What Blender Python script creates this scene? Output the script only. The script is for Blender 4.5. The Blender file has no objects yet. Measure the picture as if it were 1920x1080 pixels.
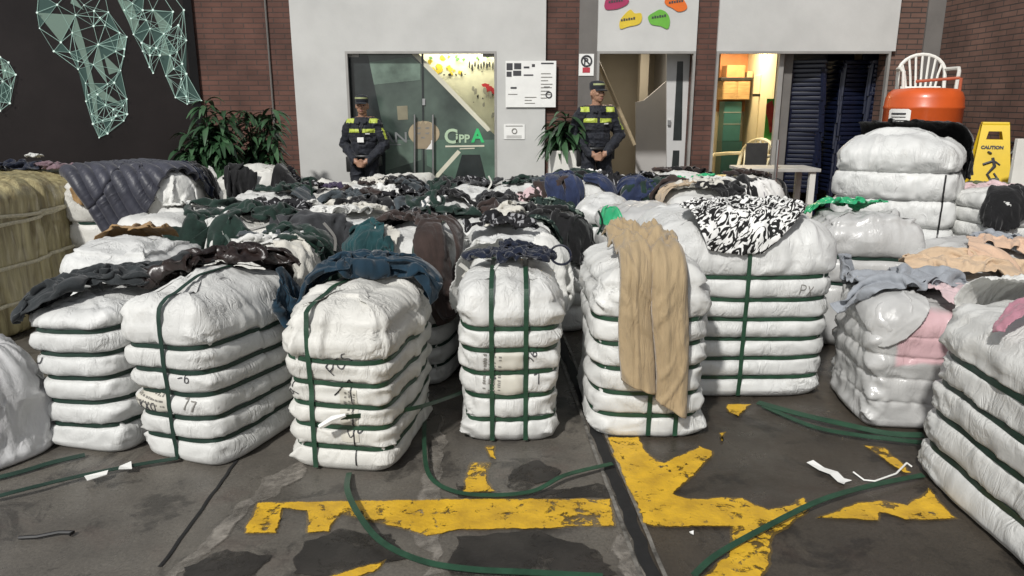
import bpy, bmesh, math, random
import numpy as np
from mathutils import Vector, Matrix, geometry
from mathutils.bvhtree import BVHTree
R = math.radians
C = bpy.context.scene.collection
random.seed(7)

# ------------------------------------------------------------------ camera, light, exposure
CAM_H, PITCH, FPX = 1.6, R(14.1), 1390.0
cd = bpy.data.cameras.new('camera'); cam = bpy.data.objects.new('camera', cd); C.objects.link(cam)
cam.location = (0, 0, CAM_H); cam.rotation_euler = (R(90) - PITCH, 0, 0)
cd.sensor_width = 36; cd.lens = FPX / 1920 * 36; cd.clip_end = 300; cd.clip_start = 0.05
bpy.context.scene.camera = cam
SUN_EL, SUN_AZ = 43.0, 26.0     # light arrives from behind the camera, a little from its left
w = bpy.data.worlds.new('World'); bpy.context.scene.world = w; w.use_nodes = True
nt = w.node_tree; nt.nodes.clear()
sk = nt.nodes.new('ShaderNodeTexSky'); sk.sky_type = 'NISHITA'; sk.sun_disc = False
sk.sun_elevation = R(SUN_EL); sk.sun_rotation = R(180 + SUN_AZ)
hs = nt.nodes.new('ShaderNodeHueSaturation'); hs.inputs['Saturation'].default_value = 0.22
bg = nt.nodes.new('ShaderNodeBackground'); bg.inputs['Strength'].default_value = 0.088
wo = nt.nodes.new('ShaderNodeOutputWorld')
nt.links.new(sk.outputs[0], hs.inputs['Color']); nt.links.new(hs.outputs[0], bg.inputs[0]); nt.links.new(bg.outputs[0], wo.inputs[0])
sd = bpy.data.lights.new('sun', 'SUN'); sd.energy = 3.2; sd.angle = R(3.0); sd.color = (1, 0.975, 0.935)
sun = bpy.data.objects.new('sun', sd); C.objects.link(sun); sun.location = (-4, -6, 9)
_d = Vector((math.sin(R(SUN_AZ)) * math.cos(R(SUN_EL)), math.cos(R(SUN_AZ)) * math.cos(R(SUN_EL)), -math.sin(R(SUN_EL))))
sun.rotation_euler = _d.to_track_quat('-Z', 'Y').to_euler()
vs = bpy.context.scene.view_settings; vs.view_transform = 'Standard'; vs.look = 'None'; vs.exposure = 0.1; vs.gamma = 1
bpy.context.scene.cycles.max_bounces = 6

# ------------------------------------------------------------------ measuring helpers (photo measurements -> metres)
def ray(px, py):
    u = (px - 960) / FPX; v = (540 - py) / FPX
    return Vector((u, math.cos(PITCH) + v * math.sin(PITCH), -math.sin(PITCH) + v * math.cos(PITCH)))
def G(px, py, z=0.0):
    d = ray(px, py); t = (z - CAM_H) / d.z
    return Vector((d.x * t, d.y * t, z))
def Wp(px, py, Y):
    d = ray(px, py); t = Y / d.y
    return Vector((d.x * t, Y, CAM_H + d.z * t))
def Pl(px, py, p0, n):
    d = ray(px, py); o = Vector((0, 0, CAM_H)); t = (p0 - o).dot(n) / d.dot(n)
    return o + d * t

# ------------------------------------------------------------------ object helpers
def tag(o, label, cat, group=None, kind=None):
    if label: o['label'] = label
    if cat: o['category'] = cat
    if group: o['group'] = group
    if kind: o['kind'] = kind
    return o
def thing(name, label, cat, loc=(0, 0, 0), rz=0.0, group=None):
    o = bpy.data.objects.new(name, None); C.objects.link(o); o.location = loc; o.rotation_euler = (0, 0, rz)
    o.empty_display_size = 0.1
    return tag(o, label, cat, group)
def pyd(name, verts, faces, m=None, parent=None, smooth=False, mats=None, fm=None, uv=None):
    me = bpy.data.meshes.new(name)
    me.from_pydata([tuple(v) for v in verts], [], [tuple(int(i) for i in f) for f in faces])
    for mm in (mats or ([m] if m else [])): me.materials.append(mm)
    if fm is not None: me.polygons.foreach_set('material_index', np.asarray(fm, np.int32))
    if smooth: me.polygons.foreach_set('use_smooth', np.ones(len(me.polygons), bool))
    if uv is not None:
        ul = me.uv_layers.new(name='uv')
        li = np.zeros(len(me.loops), np.int32); me.loops.foreach_get('vertex_index', li)
        ul.data.foreach_set('uv', np.asarray(uv, np.float32)[li].ravel())
    o = bpy.data.objects.new(name, me); C.objects.link(o)
    if parent: o.parent = parent
    me.update()
    return o
class MB:
    def __init__(s): s.b = bmesh.new()
    def box(s, lo, hi, bev=0.0, mtx=None):
        lo = Vector(lo); hi = Vector(hi)
        r = bmesh.ops.create_cube(s.b, size=1.0); vs_ = r['verts']
        for v in vs_: v.co = Vector((lo[i] + (v.co[i] + .5) * (hi[i] - lo[i]) for i in range(3)))
        if bev:
            es = list({e for v in vs_ for e in v.link_edges})
            bmesh.ops.bevel(s.b, geom=es, offset=bev, segments=2, affect='EDGES', profile=.6)
        if mtx is not None:
            seen = set(); st = [vs_[0]] if vs_[0].is_valid else []
            if not st: s.b.verts.ensure_lookup_table(); st = [s.b.verts[-1]]
            while st:
                v = st.pop()
                if v in seen: continue
                seen.add(v); st += [e.other_vert(v) for e in v.link_edges]
            for v in seen: v.co = mtx @ v.co
        return s
    def tube(s, pts, r, n=8, closed=False):
        pts = [Vector(p) for p in pts]; rs = r if isinstance(r, (list, tuple)) else [r] * len(pts)
        rings = []; up = None
        for i, p in enumerate(pts):
            a = pts[max(i - 1, 0)]; c = pts[min(i + 1, len(pts) - 1)]
            if closed: a = pts[i - 1]; c = pts[(i + 1) % len(pts)]
            t = (c - a).normalized()
            if up is None: up = Vector((0, 0, 1)) if abs(t.z) < .9 else Vector((1, 0, 0))
            x = t.cross(up).normalized(); y = x.cross(t).normalized(); up = y
            rings.append([s.b.verts.new(p + (x * math.cos(k * 2 * math.pi / n) + y * math.sin(k * 2 * math.pi / n)) * rs[i]) for k in range(n)])
        m = len(rings)
        for i in range(m if closed else m - 1):
            A = rings[i]; B = rings[(i + 1) % m]
            for k in range(n): s.b.faces.new((A[k], A[(k + 1) % n], B[(k + 1) % n], B[k]))
        if not closed:
            s.b.faces.new(rings[0][::-1]); s.b.faces.new(rings[-1])
        return s
    def lathe(s, prof, c=(0, 0, 0), n=32):
        c = Vector(c); rings = []
        for (r, z) in prof:
            rings.append([s.b.verts.new(c + Vector((r * math.cos(2 * math.pi * k / n), r * math.sin(2 * math.pi * k / n), z))) for k in range(n)])
        for A, B in zip(rings, rings[1:]):
            for k in range(n): s.b.faces.new((A[k], A[(k + 1) % n], B[(k + 1) % n], B[k]))
        s.b.faces.new(rings[0][::-1]); s.b.faces.new(rings[-1])
        return s
    def ell(s, c, r, sub=3):
        q = bmesh.ops.create_icosphere(s.b, subdivisions=sub, radius=1)
        for v in q['verts']: v.co = Vector((c[0] + v.co.x * r[0], c[1] + v.co.y * r[1], c[2] + v.co.z * r[2]))
        return s
    def poly(s, pts, thick=None):
        vs_ = [s.b.verts.new(p) for p in pts]; f = s.b.faces.new(vs_)
        if thick:
            q = bmesh.ops.extrude_face_region(s.b, geom=[f])
            for v in q['geom']:
                if isinstance(v, bmesh.types.BMVert): v.co += Vector(thick)
        return s
    def build(s, name, m, parent=None, smooth=False):
        bmesh.ops.recalc_face_normals(s.b, faces=s.b.faces[:])
        me = bpy.data.meshes.new(name); s.b.to_mesh(me); s.b.free()
        me.materials.append(m)
        if smooth:
            me.polygons.foreach_set('use_smooth', np.ones(len(me.polygons), bool))
            me.set_sharp_from_angle(angle=R(40))
        o = bpy.data.objects.new(name, me); C.objects.link(o)
        if parent: o.parent = parent
        return o

# ------------------------------------------------------------------ numpy noise
def _hash(ix, iy, iz, seed):
    h = (ix.astype(np.int64) * 374761393 + iy.astype(np.int64) * 668265263 + iz.astype(np.int64) * 1274126177 + seed * 974711) & 0xffffffff
    h = ((h ^ (h >> 13)) * 1103515245) & 0xffffffff
    h = ((h ^ (h >> 15)) * 668265263) & 0xffffffff
    return ((h ^ (h >> 14)) & 0xffff) / 65535.0
def vn(x, y, z, seed=0):
    x, y, z = np.broadcast_arrays(np.asarray(x, float), np.asarray(y, float), np.asarray(z, float))
    ix, iy, iz = np.floor(x), np.floor(y), np.floor(z); fx, fy, fz = x - ix, y - iy, z - iz
    sx, sy, sz = [f * f * f * (f * (f * 6 - 15) + 10) for f in (fx, fy, fz)]
    r = 0
    for a in (0, 1):
        for b in (0, 1):
            for c in (0, 1):
                wgt = (sx if a else 1 - sx) * (sy if b else 1 - sy) * (sz if c else 1 - sz)
                r = r + wgt * _hash(ix + a, iy + b, iz + c, seed)
    return r * 2 - 1
def fbm(x, y, z, seed=0, o=3):
    r = 0; a = 1
    for i in range(o):
        r = r + a * vn(x * 2 ** i, y * 2 ** i, z * 2 ** i, seed + i * 17); a *= .5
    return r
def ridge(x, y, z, seed=0, o=3):
    r = 0; a = 1
    for i in range(o):
        r = r + a * (1 - 2.2 * np.abs(vn(x * 1.9 ** i, y * 1.9 ** i, z * 1.9 ** i, seed + i * 31))); a *= .5
    return r

# ------------------------------------------------------------------ materials
def mat(name, col, rough=.7, var=.15, vs_=6.0, bump=0.0, bs=60.0, sheen=0.0, metal=0.0, coat=0.0, spec=.5, coord='Object', detail=4.0, col2=None, stretch=None, bdist=.01):
    m = bpy.data.materials.new(name); m.use_nodes = True; t = m.node_tree; n = t.nodes; b = n['Principled BSDF']
    b.inputs['Roughness'].default_value = rough; b.inputs['Metallic'].default_value = metal
    b.inputs['Specular IOR Level'].default_value = spec
    if sheen: b.inputs['Sheen Weight'].default_value = sheen
    if coat: b.inputs['Coat Weight'].default_value = coat; b.inputs['Coat Roughness'].default_value = .15
    tc = n.new('ShaderNodeTexCoord'); src = tc.outputs[coord]
    if stretch:
        mp = n.new('ShaderNodeMapping'); mp.inputs['Scale'].default_value = stretch; t.links.new(src, mp.inputs[0]); src = mp.outputs[0]
    nz = n.new('ShaderNodeTexNoise'); nz.inputs['Scale'].default_value = vs_; nz.inputs['Detail'].default_value = detail; nz.inputs['Roughness'].default_value = .6
    t.links.new(src, nz.inputs['Vector'])
    rp = n.new('ShaderNodeValToRGB'); c2 = col2 or [max(0, c * (1 - var * 1.6)) for c in col]
    rp.color_ramp.elements[0].position = .3; rp.color_ramp.elements[1].position = .72
    rp.color_ramp.elements[0].color = (*c2, 1); rp.color_ramp.elements[1].color = (*[min(1, c * (1 + var * .5)) for c in col], 1)
    t.links.new(nz.outputs['Fac'], rp.inputs[0]); t.links.new(rp.outputs[0], b.inputs['Base Color'])
    if bump:
        n2 = n.new('ShaderNodeTexNoise'); n2.inputs['Scale'].default_value = bs; n2.inputs['Detail'].default_value = 5
        t.links.new(src, n2.inputs['Vector'])
        bp = n.new('ShaderNodeBump'); bp.inputs['Strength'].default_value = bump; bp.inputs['Distance'].default_value = bdist
        t.links.new(n2.outputs['Fac'], bp.inputs['Height']); t.links.new(bp.outputs[0], b.inputs['Normal'])
    return m
def emis(name, col, s):
    m = mat(name, col, .5, 0); b = m.node_tree.nodes['Principled BSDF']
    b.inputs['Emission Color'].default_value = (*col, 1); b.inputs['Emission Strength'].default_value = s
    return m
def brick_mat(name, c1, c2, mortar, sc=1.0):
    m = bpy.data.materials.new(name); m.use_nodes = True; t = m.node_tree; n = t.nodes; b = n['Principled BSDF']
    tc = n.new('ShaderNodeTexCoord'); sp = n.new('ShaderNodeSeparateXYZ'); t.links.new(tc.outputs['Object'], sp.inputs[0])
    ad = n.new('ShaderNodeMath'); ad.operation = 'ADD'; t.links.new(sp.outputs[0], ad.inputs[0]); t.links.new(sp.outputs[1], ad.inputs[1])
    cb = n.new('ShaderNodeCombineXYZ'); t.links.new(ad.outputs[0], cb.inputs[0]); t.links.new(sp.outputs[2], cb.inputs[1])
    br = n.new('ShaderNodeTexBrick'); t.links.new(cb.outputs[0], br.inputs['Vector'])
    br.inputs['Scale'].default_value = 1; br.inputs['Brick Width'].default_value = .25; br.inputs['Row Height'].default_value = .062
    br.inputs['Mortar Size'].default_value = .007; br.inputs['Mortar Smooth'].default_value = .3; br.inputs['Bias'].default_value = -.1
    br.inputs['Color1'].default_value = (*c1, 1); br.inputs['Color2'].default_value = (*c2, 1); br.inputs['Mortar'].default_value = (*mortar, 1)
    nz = n.new('ShaderNodeTexNoise'); nz.inputs['Scale'].default_value = 2.5; nz.inputs['Detail'].default_value = 8; t.links.new(tc.outputs['Object'], nz.inputs['Vector'])
    mr = n.new('ShaderNodeMapRange'); mr.inputs[1].default_value = .3; mr.inputs[2].default_value = .7; mr.inputs[3].default_value = .6; mr.inputs[4].default_value = 1.25
    t.links.new(nz.outputs['Fac'], mr.inputs[0])
    mx = n.new('ShaderNodeMix'); mx.data_type = 'RGBA'; mx.blend_type = 'MULTIPLY'; mx.inputs['Factor'].default_value = 1
    t.links.new(br.outputs['Color'], mx.inputs['A']); t.links.new(mr.outputs[0], mx.inputs['B']); t.links.new(mx.outputs['Result'], b.inputs['Base Color'])
    bp = n.new('ShaderNodeBump'); bp.inputs['Strength'].default_value = .7; bp.inputs['Distance'].default_value = .01; bp.invert = True
    t.links.new(br.outputs['Fac'], bp.inputs['Height']); t.links.new(bp.outputs[0], b.inputs['Normal']); b.inputs['Roughness'].default_value = .85
    return m
def bale_mat(name, col, rough=.5, dirt=.25, coat=0.0, pink=None, wr=.75):
    """woven white sacking: soft colour drift, scuffs, small crinkles"""
    m = mat(name, col, rough, .10, 3.0, 0, coat=coat); t = m.node_tree; n = t.nodes; b = n['Principled BSDF']
    tc = n['Texture Coordinate']
    rp = [x for x in n if x.type == 'VALTORGB'][0]; base = rp.outputs[0]
    if pink is not None:
        sp = n.new('ShaderNodeSeparateXYZ'); t.links.new(tc.outputs['Object'], sp.inputs[0])
        nz0 = n.new('ShaderNodeTexNoise'); nz0.inputs['Scale'].default_value = 4; t.links.new(tc.outputs['Object'], nz0.inputs['Vector'])
        last = None
        for (ax, lo, hi) in pink:
            a = n.new('ShaderNodeMath'); a.operation = 'MULTIPLY_ADD'; a.inputs[1].default_value = .10
            t.links.new(nz0.outputs['Fac'], a.inputs[0]); t.links.new(sp.outputs[ax], a.inputs[2])
            r1 = n.new('ShaderNodeMapRange'); r1.interpolation_type = 'SMOOTHSTEP'; r1.inputs[1].default_value = lo + .05 - .012; r1.inputs[2].default_value = lo + .05 + .012; t.links.new(a.outputs[0], r1.inputs[0])
            r2 = n.new('ShaderNodeMapRange'); r2.interpolation_type = 'SMOOTHSTEP'; r2.inputs[1].default_value = hi + .05 + .012; r2.inputs[2].default_value = hi + .05 - .012; t.links.new(a.outputs[0], r2.inputs[0])
            mu = n.new('ShaderNodeMath'); mu.operation = 'MULTIPLY'; t.links.new(r1.outputs[0], mu.inputs[0]); t.links.new(r2.outputs[0], mu.inputs[1])
            if last is not None:
                m2 = n.new('ShaderNodeMath'); m2.operation = 'MULTIPLY'; t.links.new(last, m2.inputs[0]); t.links.new(mu.outputs[0], m2.inputs[1]); last = m2.outputs[0]
            else: last = mu.outputs[0]
        mx = n.new('ShaderNodeMix'); mx.data_type = 'RGBA'; t.links.new(last, mx.inputs['Factor']); t.links.new(base, mx.inputs['A']); mx.inputs['B'].default_value = (.60, .40, .42, 1); base = mx.outputs['Result']
    nd = n.new('ShaderNodeTexNoise'); nd.inputs['Scale'].default_value = 7; nd.inputs['Detail'].default_value = 10; nd.inputs['Roughness'].default_value = .75
    t.links.new(tc.outputs['Object'], nd.inputs['Vector'])
    mr = n.new('ShaderNodeMapRange'); mr.inputs[1].default_value = .56; mr.inputs[2].default_value = .8; mr.inputs[4].default_value = dirt; t.links.new(nd.outputs['Fac'], mr.inputs[0])
    mx = n.new('ShaderNodeMix'); mx.data_type = 'RGBA'; t.links.new(mr.outputs[0], mx.inputs['Factor']); t.links.new(base, mx.inputs['A']); mx.inputs['B'].default_value = (.26, .24, .2, 1)
    t.links.new(mx.outputs['Result'], b.inputs['Base Color'])
    # crinkles: two warped noises + vertical pleats
    nw = n.new('ShaderNodeTexNoise'); nw.inputs['Scale'].default_value = 11; nw.inputs['Detail'].default_value = 6; nw.inputs['Distortion'].default_value = 1.6
    mpv = n.new('ShaderNodeMapping'); mpv.inputs['Scale'].default_value = (1.6, 1.6, .6); t.links.new(tc.outputs['Object'], mpv.inputs[0]); t.links.new(mpv.outputs[0], nw.inputs['Vector'])
    r_ = n.new('ShaderNodeMath'); r_.operation = 'SUBTRACT'; r_.inputs[1].default_value = .5; t.links.new(nw.outputs['Fac'], r_.inputs[0])
    ab = n.new('ShaderNodeMath'); ab.operation = 'ABSOLUTE'; t.links.new(r_.outputs[0], ab.inputs[0])
    bp = n.new('ShaderNodeBump'); bp.invert = True; bp.inputs['Strength'].default_value = wr; bp.inputs['Distance'].default_value = .035
    pm = n.new('ShaderNodeTexNoise'); pm.inputs['Scale'].default_value = 4.5; pm.inputs['Detail'].default_value = 2; t.links.new(tc.outputs['Object'], pm.inputs['Vector'])
    pr = n.new('ShaderNodeMapRange'); pr.inputs[1].default_value = .42; pr.inputs[2].default_value = .66; pr.inputs[3].default_value = .12; pr.inputs[4].default_value = 1; t.links.new(pm.outputs['Fac'], pr.inputs[0])
    pq = n.new('ShaderNodeMath'); pq.operation = 'MULTIPLY'; t.links.new(pr.outputs[0], pq.inputs[0]); t.links.new(ab.outputs[0], pq.inputs[1]); t.links.new(pq.outputs[0], bp.inputs['Height'])
    nf = n.new('ShaderNodeTexNoise'); nf.inputs['Scale'].default_value = 90; nf.inputs['Detail'].default_value = 3; t.links.new(tc.outputs['Object'], nf.inputs['Vector'])
    b2 = n.new('ShaderNodeBump'); b2.inputs['Strength'].default_value = .25; b2.inputs['Distance'].default_value = .004; t.links.new(nf.outputs['Fac'], b2.inputs['Height']); t.links.new(bp.outputs[0], b2.inputs['Normal'])
    t.links.new(b2.outputs[0], b.inputs['Normal'])
    return m
def crease(m, sc=7, st=.55, dist=.03):
    t = m.node_tree; n = t.nodes; b = n['Principled BSDF']; tc = n['Texture Coordinate']
    nz = n.new('ShaderNodeTexNoise'); nz.inputs['Scale'].default_value = sc; nz.inputs['Detail'].default_value = 4; nz.inputs['Distortion'].default_value = 1.2
    mp = n.new('ShaderNodeMapping'); mp.inputs['Scale'].default_value = (1.5, .7, 1); t.links.new(tc.outputs['UV'], mp.inputs[0]); t.links.new(mp.outputs[0], nz.inputs['Vector'])
    sb = n.new('ShaderNodeMath'); sb.operation = 'SUBTRACT'; sb.inputs[1].default_value = .5; t.links.new(nz.outputs['Fac'], sb.inputs[0]); ab = n.new('ShaderNodeMath'); ab.operation = 'ABSOLUTE'; t.links.new(sb.outputs[0], ab.inputs[0])
    bp = n.new('ShaderNodeBump'); bp.invert = True; bp.inputs['Strength'].default_value = st; bp.inputs['Distance'].default_value = dist; t.links.new(ab.outputs[0], bp.inputs['Height'])
    old = [x for x in n if x.type == 'BUMP' and x != bp]
    if old: t.links.new(bp.outputs[0], old[0].inputs['Normal'])
    else: t.links.new(bp.outputs[0], b.inputs['Normal'])
    return m
def fabric(name, col, var=.3, rough=.85, sheen=.25, scale=9):
    m = mat(name, col, rough, var, scale, .35, 220, sheen=sheen, coord='UV', spec=.25, bdist=.004)
    return crease(m)
def pattern_mat(name, a, b_, scale, thr=.5, dist=2.0, stretch=(1, 1, 1), soft=.01):
    m = mat(name, a, .8, 0, 3, coord='UV', spec=.25); t = m.node_tree; n = t.nodes; b = n['Principled BSDF']; tc = n['Texture Coordinate']
    mp = n.new('ShaderNodeMapping'); mp.inputs['Scale'].default_value = stretch; t.links.new(tc.outputs['UV'], mp.inputs[0])
    nz = n.new('ShaderNodeTexNoise'); nz.inputs['Scale'].default_value = scale; nz.inputs['Detail'].default_value = 1.5; nz.inputs['Distortion'].default_value = dist
    t.links.new(mp.outputs[0], nz.inputs['Vector'])
    rp = n.new('ShaderNodeValToRGB'); e = rp.color_ramp.elements; e[0].position = thr - soft; e[1].position = thr + soft; e[0].color = (*a, 1); e[1].color = (*b_, 1)
    t.links.new(nz.outputs['Fac'], rp.inputs[0]); t.links.new(rp.outputs[0], b.inputs['Base Color'])
    return m

M = {}
M['white_wall'] = mat('white_paint', (.545, .545, .525), .6, .09, 1.6, .12, 40, detail=9)
M['brick'] = brick_mat('red_brick', (.115, .052, .038), (.090, .042, .031), (.066, .042, .034))
M['brick_right'] = brick_mat('brown_brick', (.155, .088, .066), (.12, .066, .050), (.05, .04, .034))
M['grey_col'] = mat('grey_render', (.15, .14, .13), .8, .12, 3, .1, 50)
M['dark_wall'] = mat('dark_mural_paint', (.037, .030, .029), .55, .2, 1.5, .1, 30)
M['black_wall'] = mat('near_black_strip', (.013, .013, .014), .6, .2, 2)  # near-black tone for the strip at the wall's right end
M['steel'] = mat('brushed_steel', (.5, .5, .5), .35, .1, 8, metal=.9)
M['alu'] = mat('aluminium', (.36, .35, .33), .45, .1, 6, metal=.3)
M['black'] = mat('black_plastic', (.012, .012, .013), .45, .1)
M['strap'] = mat('green_strap', (.020, .066, .036), .42, .25, 12, .15, 160)
M['strap_dark'] = mat('dark_green_strap', (.014, .040, .028), .45, .2, 12)
M['ink'] = mat('marker_ink', (.05, .05, .055), .6, .1)
M['ink_pale'] = mat('faded_print', (.23, .22, .2), .7, .2, 40)
M['label'] = mat('paper_label', (.56, .54, .47), .6, .08, 6)
M['white'] = mat('white_plastic', (.72, .71, .66), .4, .05)
M['paper'] = mat('white_paper', (.8, .8, .77), .7, .05)

# ------------------------------------------------------------------ the ground and what is painted on it
def ground_mat():
    m = bpy.data.materials.new('worn_concrete'); m.use_nodes = True; t = m.node_tree; n = t.nodes; b = n['Principled BSDF']
    tc = n.new('ShaderNodeTexCoord')
    def noise(s, d=8, r=.65, dist=0):
        q = n.new('ShaderNodeTexNoise'); q.inputs['Scale'].default_value = s; q.inputs['Detail'].default_value = d; q.inputs['Roughness'].default_value = r; q.inputs['Distortion'].default_value = dist
        t.links.new(tc.outputs['Object'], q.inputs['Vector']); return q.outputs['Fac']
    def ramp(src, p0, c0, p1, c1):
        q = n.new('ShaderNodeValToRGB'); q.color_ramp.elements[0].position = p0; q.color_ramp.elements[0].color = (*c0, 1); q.color_ramp.elements[1].position = p1; q.color_ramp.elements[1].color = (*c1, 1)
        t.links.new(src, q.inputs[0]); return q.outputs[0]
    def mix(f, a, b_, blend='MIX'):
        q = n.new('ShaderNodeMix'); q.data_type = 'RGBA'; q.blend_type = blend
        if isinstance(f, float): q.inputs['Factor'].default_value = f
        else: t.links.new(f, q.inputs['Factor'])
        for s_, v in (('A', a), ('B', b_)):
            if isinstance(v, tuple): q.inputs[s_].default_value = (*v, 1)
            else: t.links.new(v, q.inputs[s_])
        return q.outputs['Result']
    base = ramp(noise(1.7, 10), .3, (.085, .078, .068), .7, (.19, .175, .15))
    base = mix(ramp(noise(3.1, 8, .7, .6), .53, (0, 0, 0), .60, (.75, .75, .75)), base, (.05, .046, .041))
    base = mix(ramp(noise(5.3, 10, .75), .60, (0, 0, 0), .70, (.55, .55, .55)), base, (.23, .21, .18))
    base = mix(ramp(noise(11, 10, .8, 1.0), .60, (0, 0, 0), .66, (.7, .7, .7)), base, (.035, .03, .027))
    base = mix(ramp(noise(38, 6, .8), .68, (0, 0, 0), .72, (.6, .6, .6)), base, (.33, .31, .28))
    base = mix(ramp(noise(2.6, 6, .6), .55, (0, 0, 0), .70, (.35, .35, .35)), base, (.13, .085, .07))
    base = mix(ramp(noise(70, 4, .7), .3, (.55, .55, .55), .75, (1.25, 1.25, 1.25)), base, base) if False else mix(1.0, base, ramp(noise(85, 6, .8), .3, (.48, .48, .48), .70, (1.12, 1.1, 1.08)), 'MULTIPLY')
    # the bay right of the drain is darker, browner
    sp = n.new('ShaderNodeSeparateXYZ'); t.links.new(tc.outputs['Object'], sp.inputs[0])
    ma = n.new('ShaderNodeMath'); ma.operation = 'MULTIPLY_ADD'; ma.inputs[1].default_value = .062; t.links.new(sp.outputs[1], ma.inputs[0]); t.links.new(sp.outputs[0], ma.inputs[2])
    st = n.new('ShaderNodeMath'); st.operation = 'GREATER_THAN'; st.inputs[1].default_value = .64; t.links.new(ma.outputs[0], st.inputs[0])
    base = mix(st.outputs[0], base, mix(1.0, base, (.46, .42, .38), 'MULTIPLY'))
    t.links.new(base, b.inputs['Base Color'])
    rr = ramp(noise(1.9, 6, .6, .5), .42, (.20, .20, .20), .62, (.62, .62, .62)); t.links.new(rr, b.inputs['Roughness'])
    bp = n.new('ShaderNodeBump'); bp.inputs['Strength'].default_value = .35; bp.inputs['Distance'].default_value = .006
    t.links.new(noise(60, 8, .8), bp.inputs['Height']); t.links.new(bp.outputs[0], b.inputs['Normal'])
    return m
M['ground'] = ground_mat()
gr = pyd('concrete_floor', [(-40, -30, 0), (40, -30, 0), (40, 40, 0), (-40, 40, 0)], [(0, 1, 2, 3)], M['ground'])
tag(gr, None, None, kind='structure')
def rough_outline(pts, jit, step, seed, closed=True):
    """subdivide an outline and fray it"""
    out = []; k = 0
    for i in range(len(pts)):
        a = pts[i]; b = pts[(i + 1) % len(pts)]; n = max(1, int((b - a).length / step))
        for j in range(n): out.append(a.lerp(b, j / n))
    P = np.array(out); nx = vn(P[:, 0] * 14, P[:, 1] * 14, seed, seed) + .6 * vn(P[:, 0] * 40, P[:, 1] * 40, seed, seed + 5)
    ny = vn(P[:, 0] * 14, P[:, 1] * 14, seed + 9.5, seed + 2) + .6 * vn(P[:, 0] * 40, P[:, 1] * 40, seed + 3.5, seed + 7)
    P[:, 0] += nx * jit; P[:, 1] += ny * jit
    return [Vector(p) for p in P]
def sheet(name, polys, z, m, jit=.012, step=.025, fade=.012, seed=1, kind='structure', label=None, cat=None):
    verts = []; faces = []; rim = []
    for q, poly in enumerate(polys):
        pts = [G(x, y, 0) for x, y in poly]; pts = rough_outline(pts, jit, step, seed + q * 11)
        n_ = len(pts); cen = sum(pts, Vector()) / n_; o = len(verts); area = sum(pts[i].x * pts[(i + 1) % n_].y - pts[(i + 1) % n_].x * pts[i].y for i in range(n_)); sg_ = 1 if area > 0 else -1
        inn = []
        for i in range(n_):
            tg = (pts[(i + 2) % n_] - pts[i - 2]); nr_ = Vector((-tg.y, tg.x, 0)).normalized() * sg_; inn.append(pts[i] + nr_ * min(fade, .2 * math.sqrt(abs(area))))
        tri = geometry.tessellate_polygon([[p.to_3d() for p in inn]])
        verts += [(p.x, p.y, z) for p in pts] + [(p.x, p.y, z) for p in inn]; rim += [1.0] * n_ + [0.0] * n_
        faces += [(o + i, o + (i + 1) % n_, o + n_ + (i + 1) % n_, o + n_ + i) for i in range(n_)] + [(o + n_ + a, o + n_ + b, o + n_ + c) for a, b, c in tri]
    ob = pyd(name, verts, faces, m); ra = ob.data.attributes.new('rim', 'FLOAT', 'POINT'); ra.data.foreach_set('value', np.array(rim, np.float32))
    bm = bmesh.new(); bm.from_mesh(ob.data)
    for f in bm.faces:
        f.normal_update()
        if f.normal.z < 0: f.normal_flip()
    bm.to_mesh(ob.data); bm.free()
    return tag(ob, label, cat, kind=kind)
def paint_mat():
    m = mat('yellow_road_paint', (.66, .40, .022), .5, .25, 9, .3, 70, col2=(.46, .27, .02)); t = m.node_tree; n = t.nodes; b = n['Principled BSDF']
    tc = n['Texture Coordinate']; rp = [x for x in n if x.type == 'VALTORGB'][0]
    nz = n.new('ShaderNodeTexNoise'); nz.inputs['Scale'].default_value = 13; nz.inputs['Detail'].default_value = 9; nz.inputs['Roughness'].default_value = .72; t.links.new(tc.outputs['Object'], nz.inputs['Vector'])
    mr = n.new('ShaderNodeMapRange'); mr.inputs[1].default_value = .615; mr.inputs[2].default_value = .645; t.links.new(nz.outputs['Fac'], mr.inputs[0])
    mx = n.new('ShaderNodeMix'); mx.data_type = 'RGBA'; t.links.new(mr.outputs[0], mx.inputs['Factor']); t.links.new(rp.outputs[0], mx.inputs['A']); mx.inputs['B'].default_value = (.06, .05, .035, 1)
    t.links.new(mx.outputs['Result'], b.inputs['Base Color'])
    wear(m, 16, .545, .60, .12); return m
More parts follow.
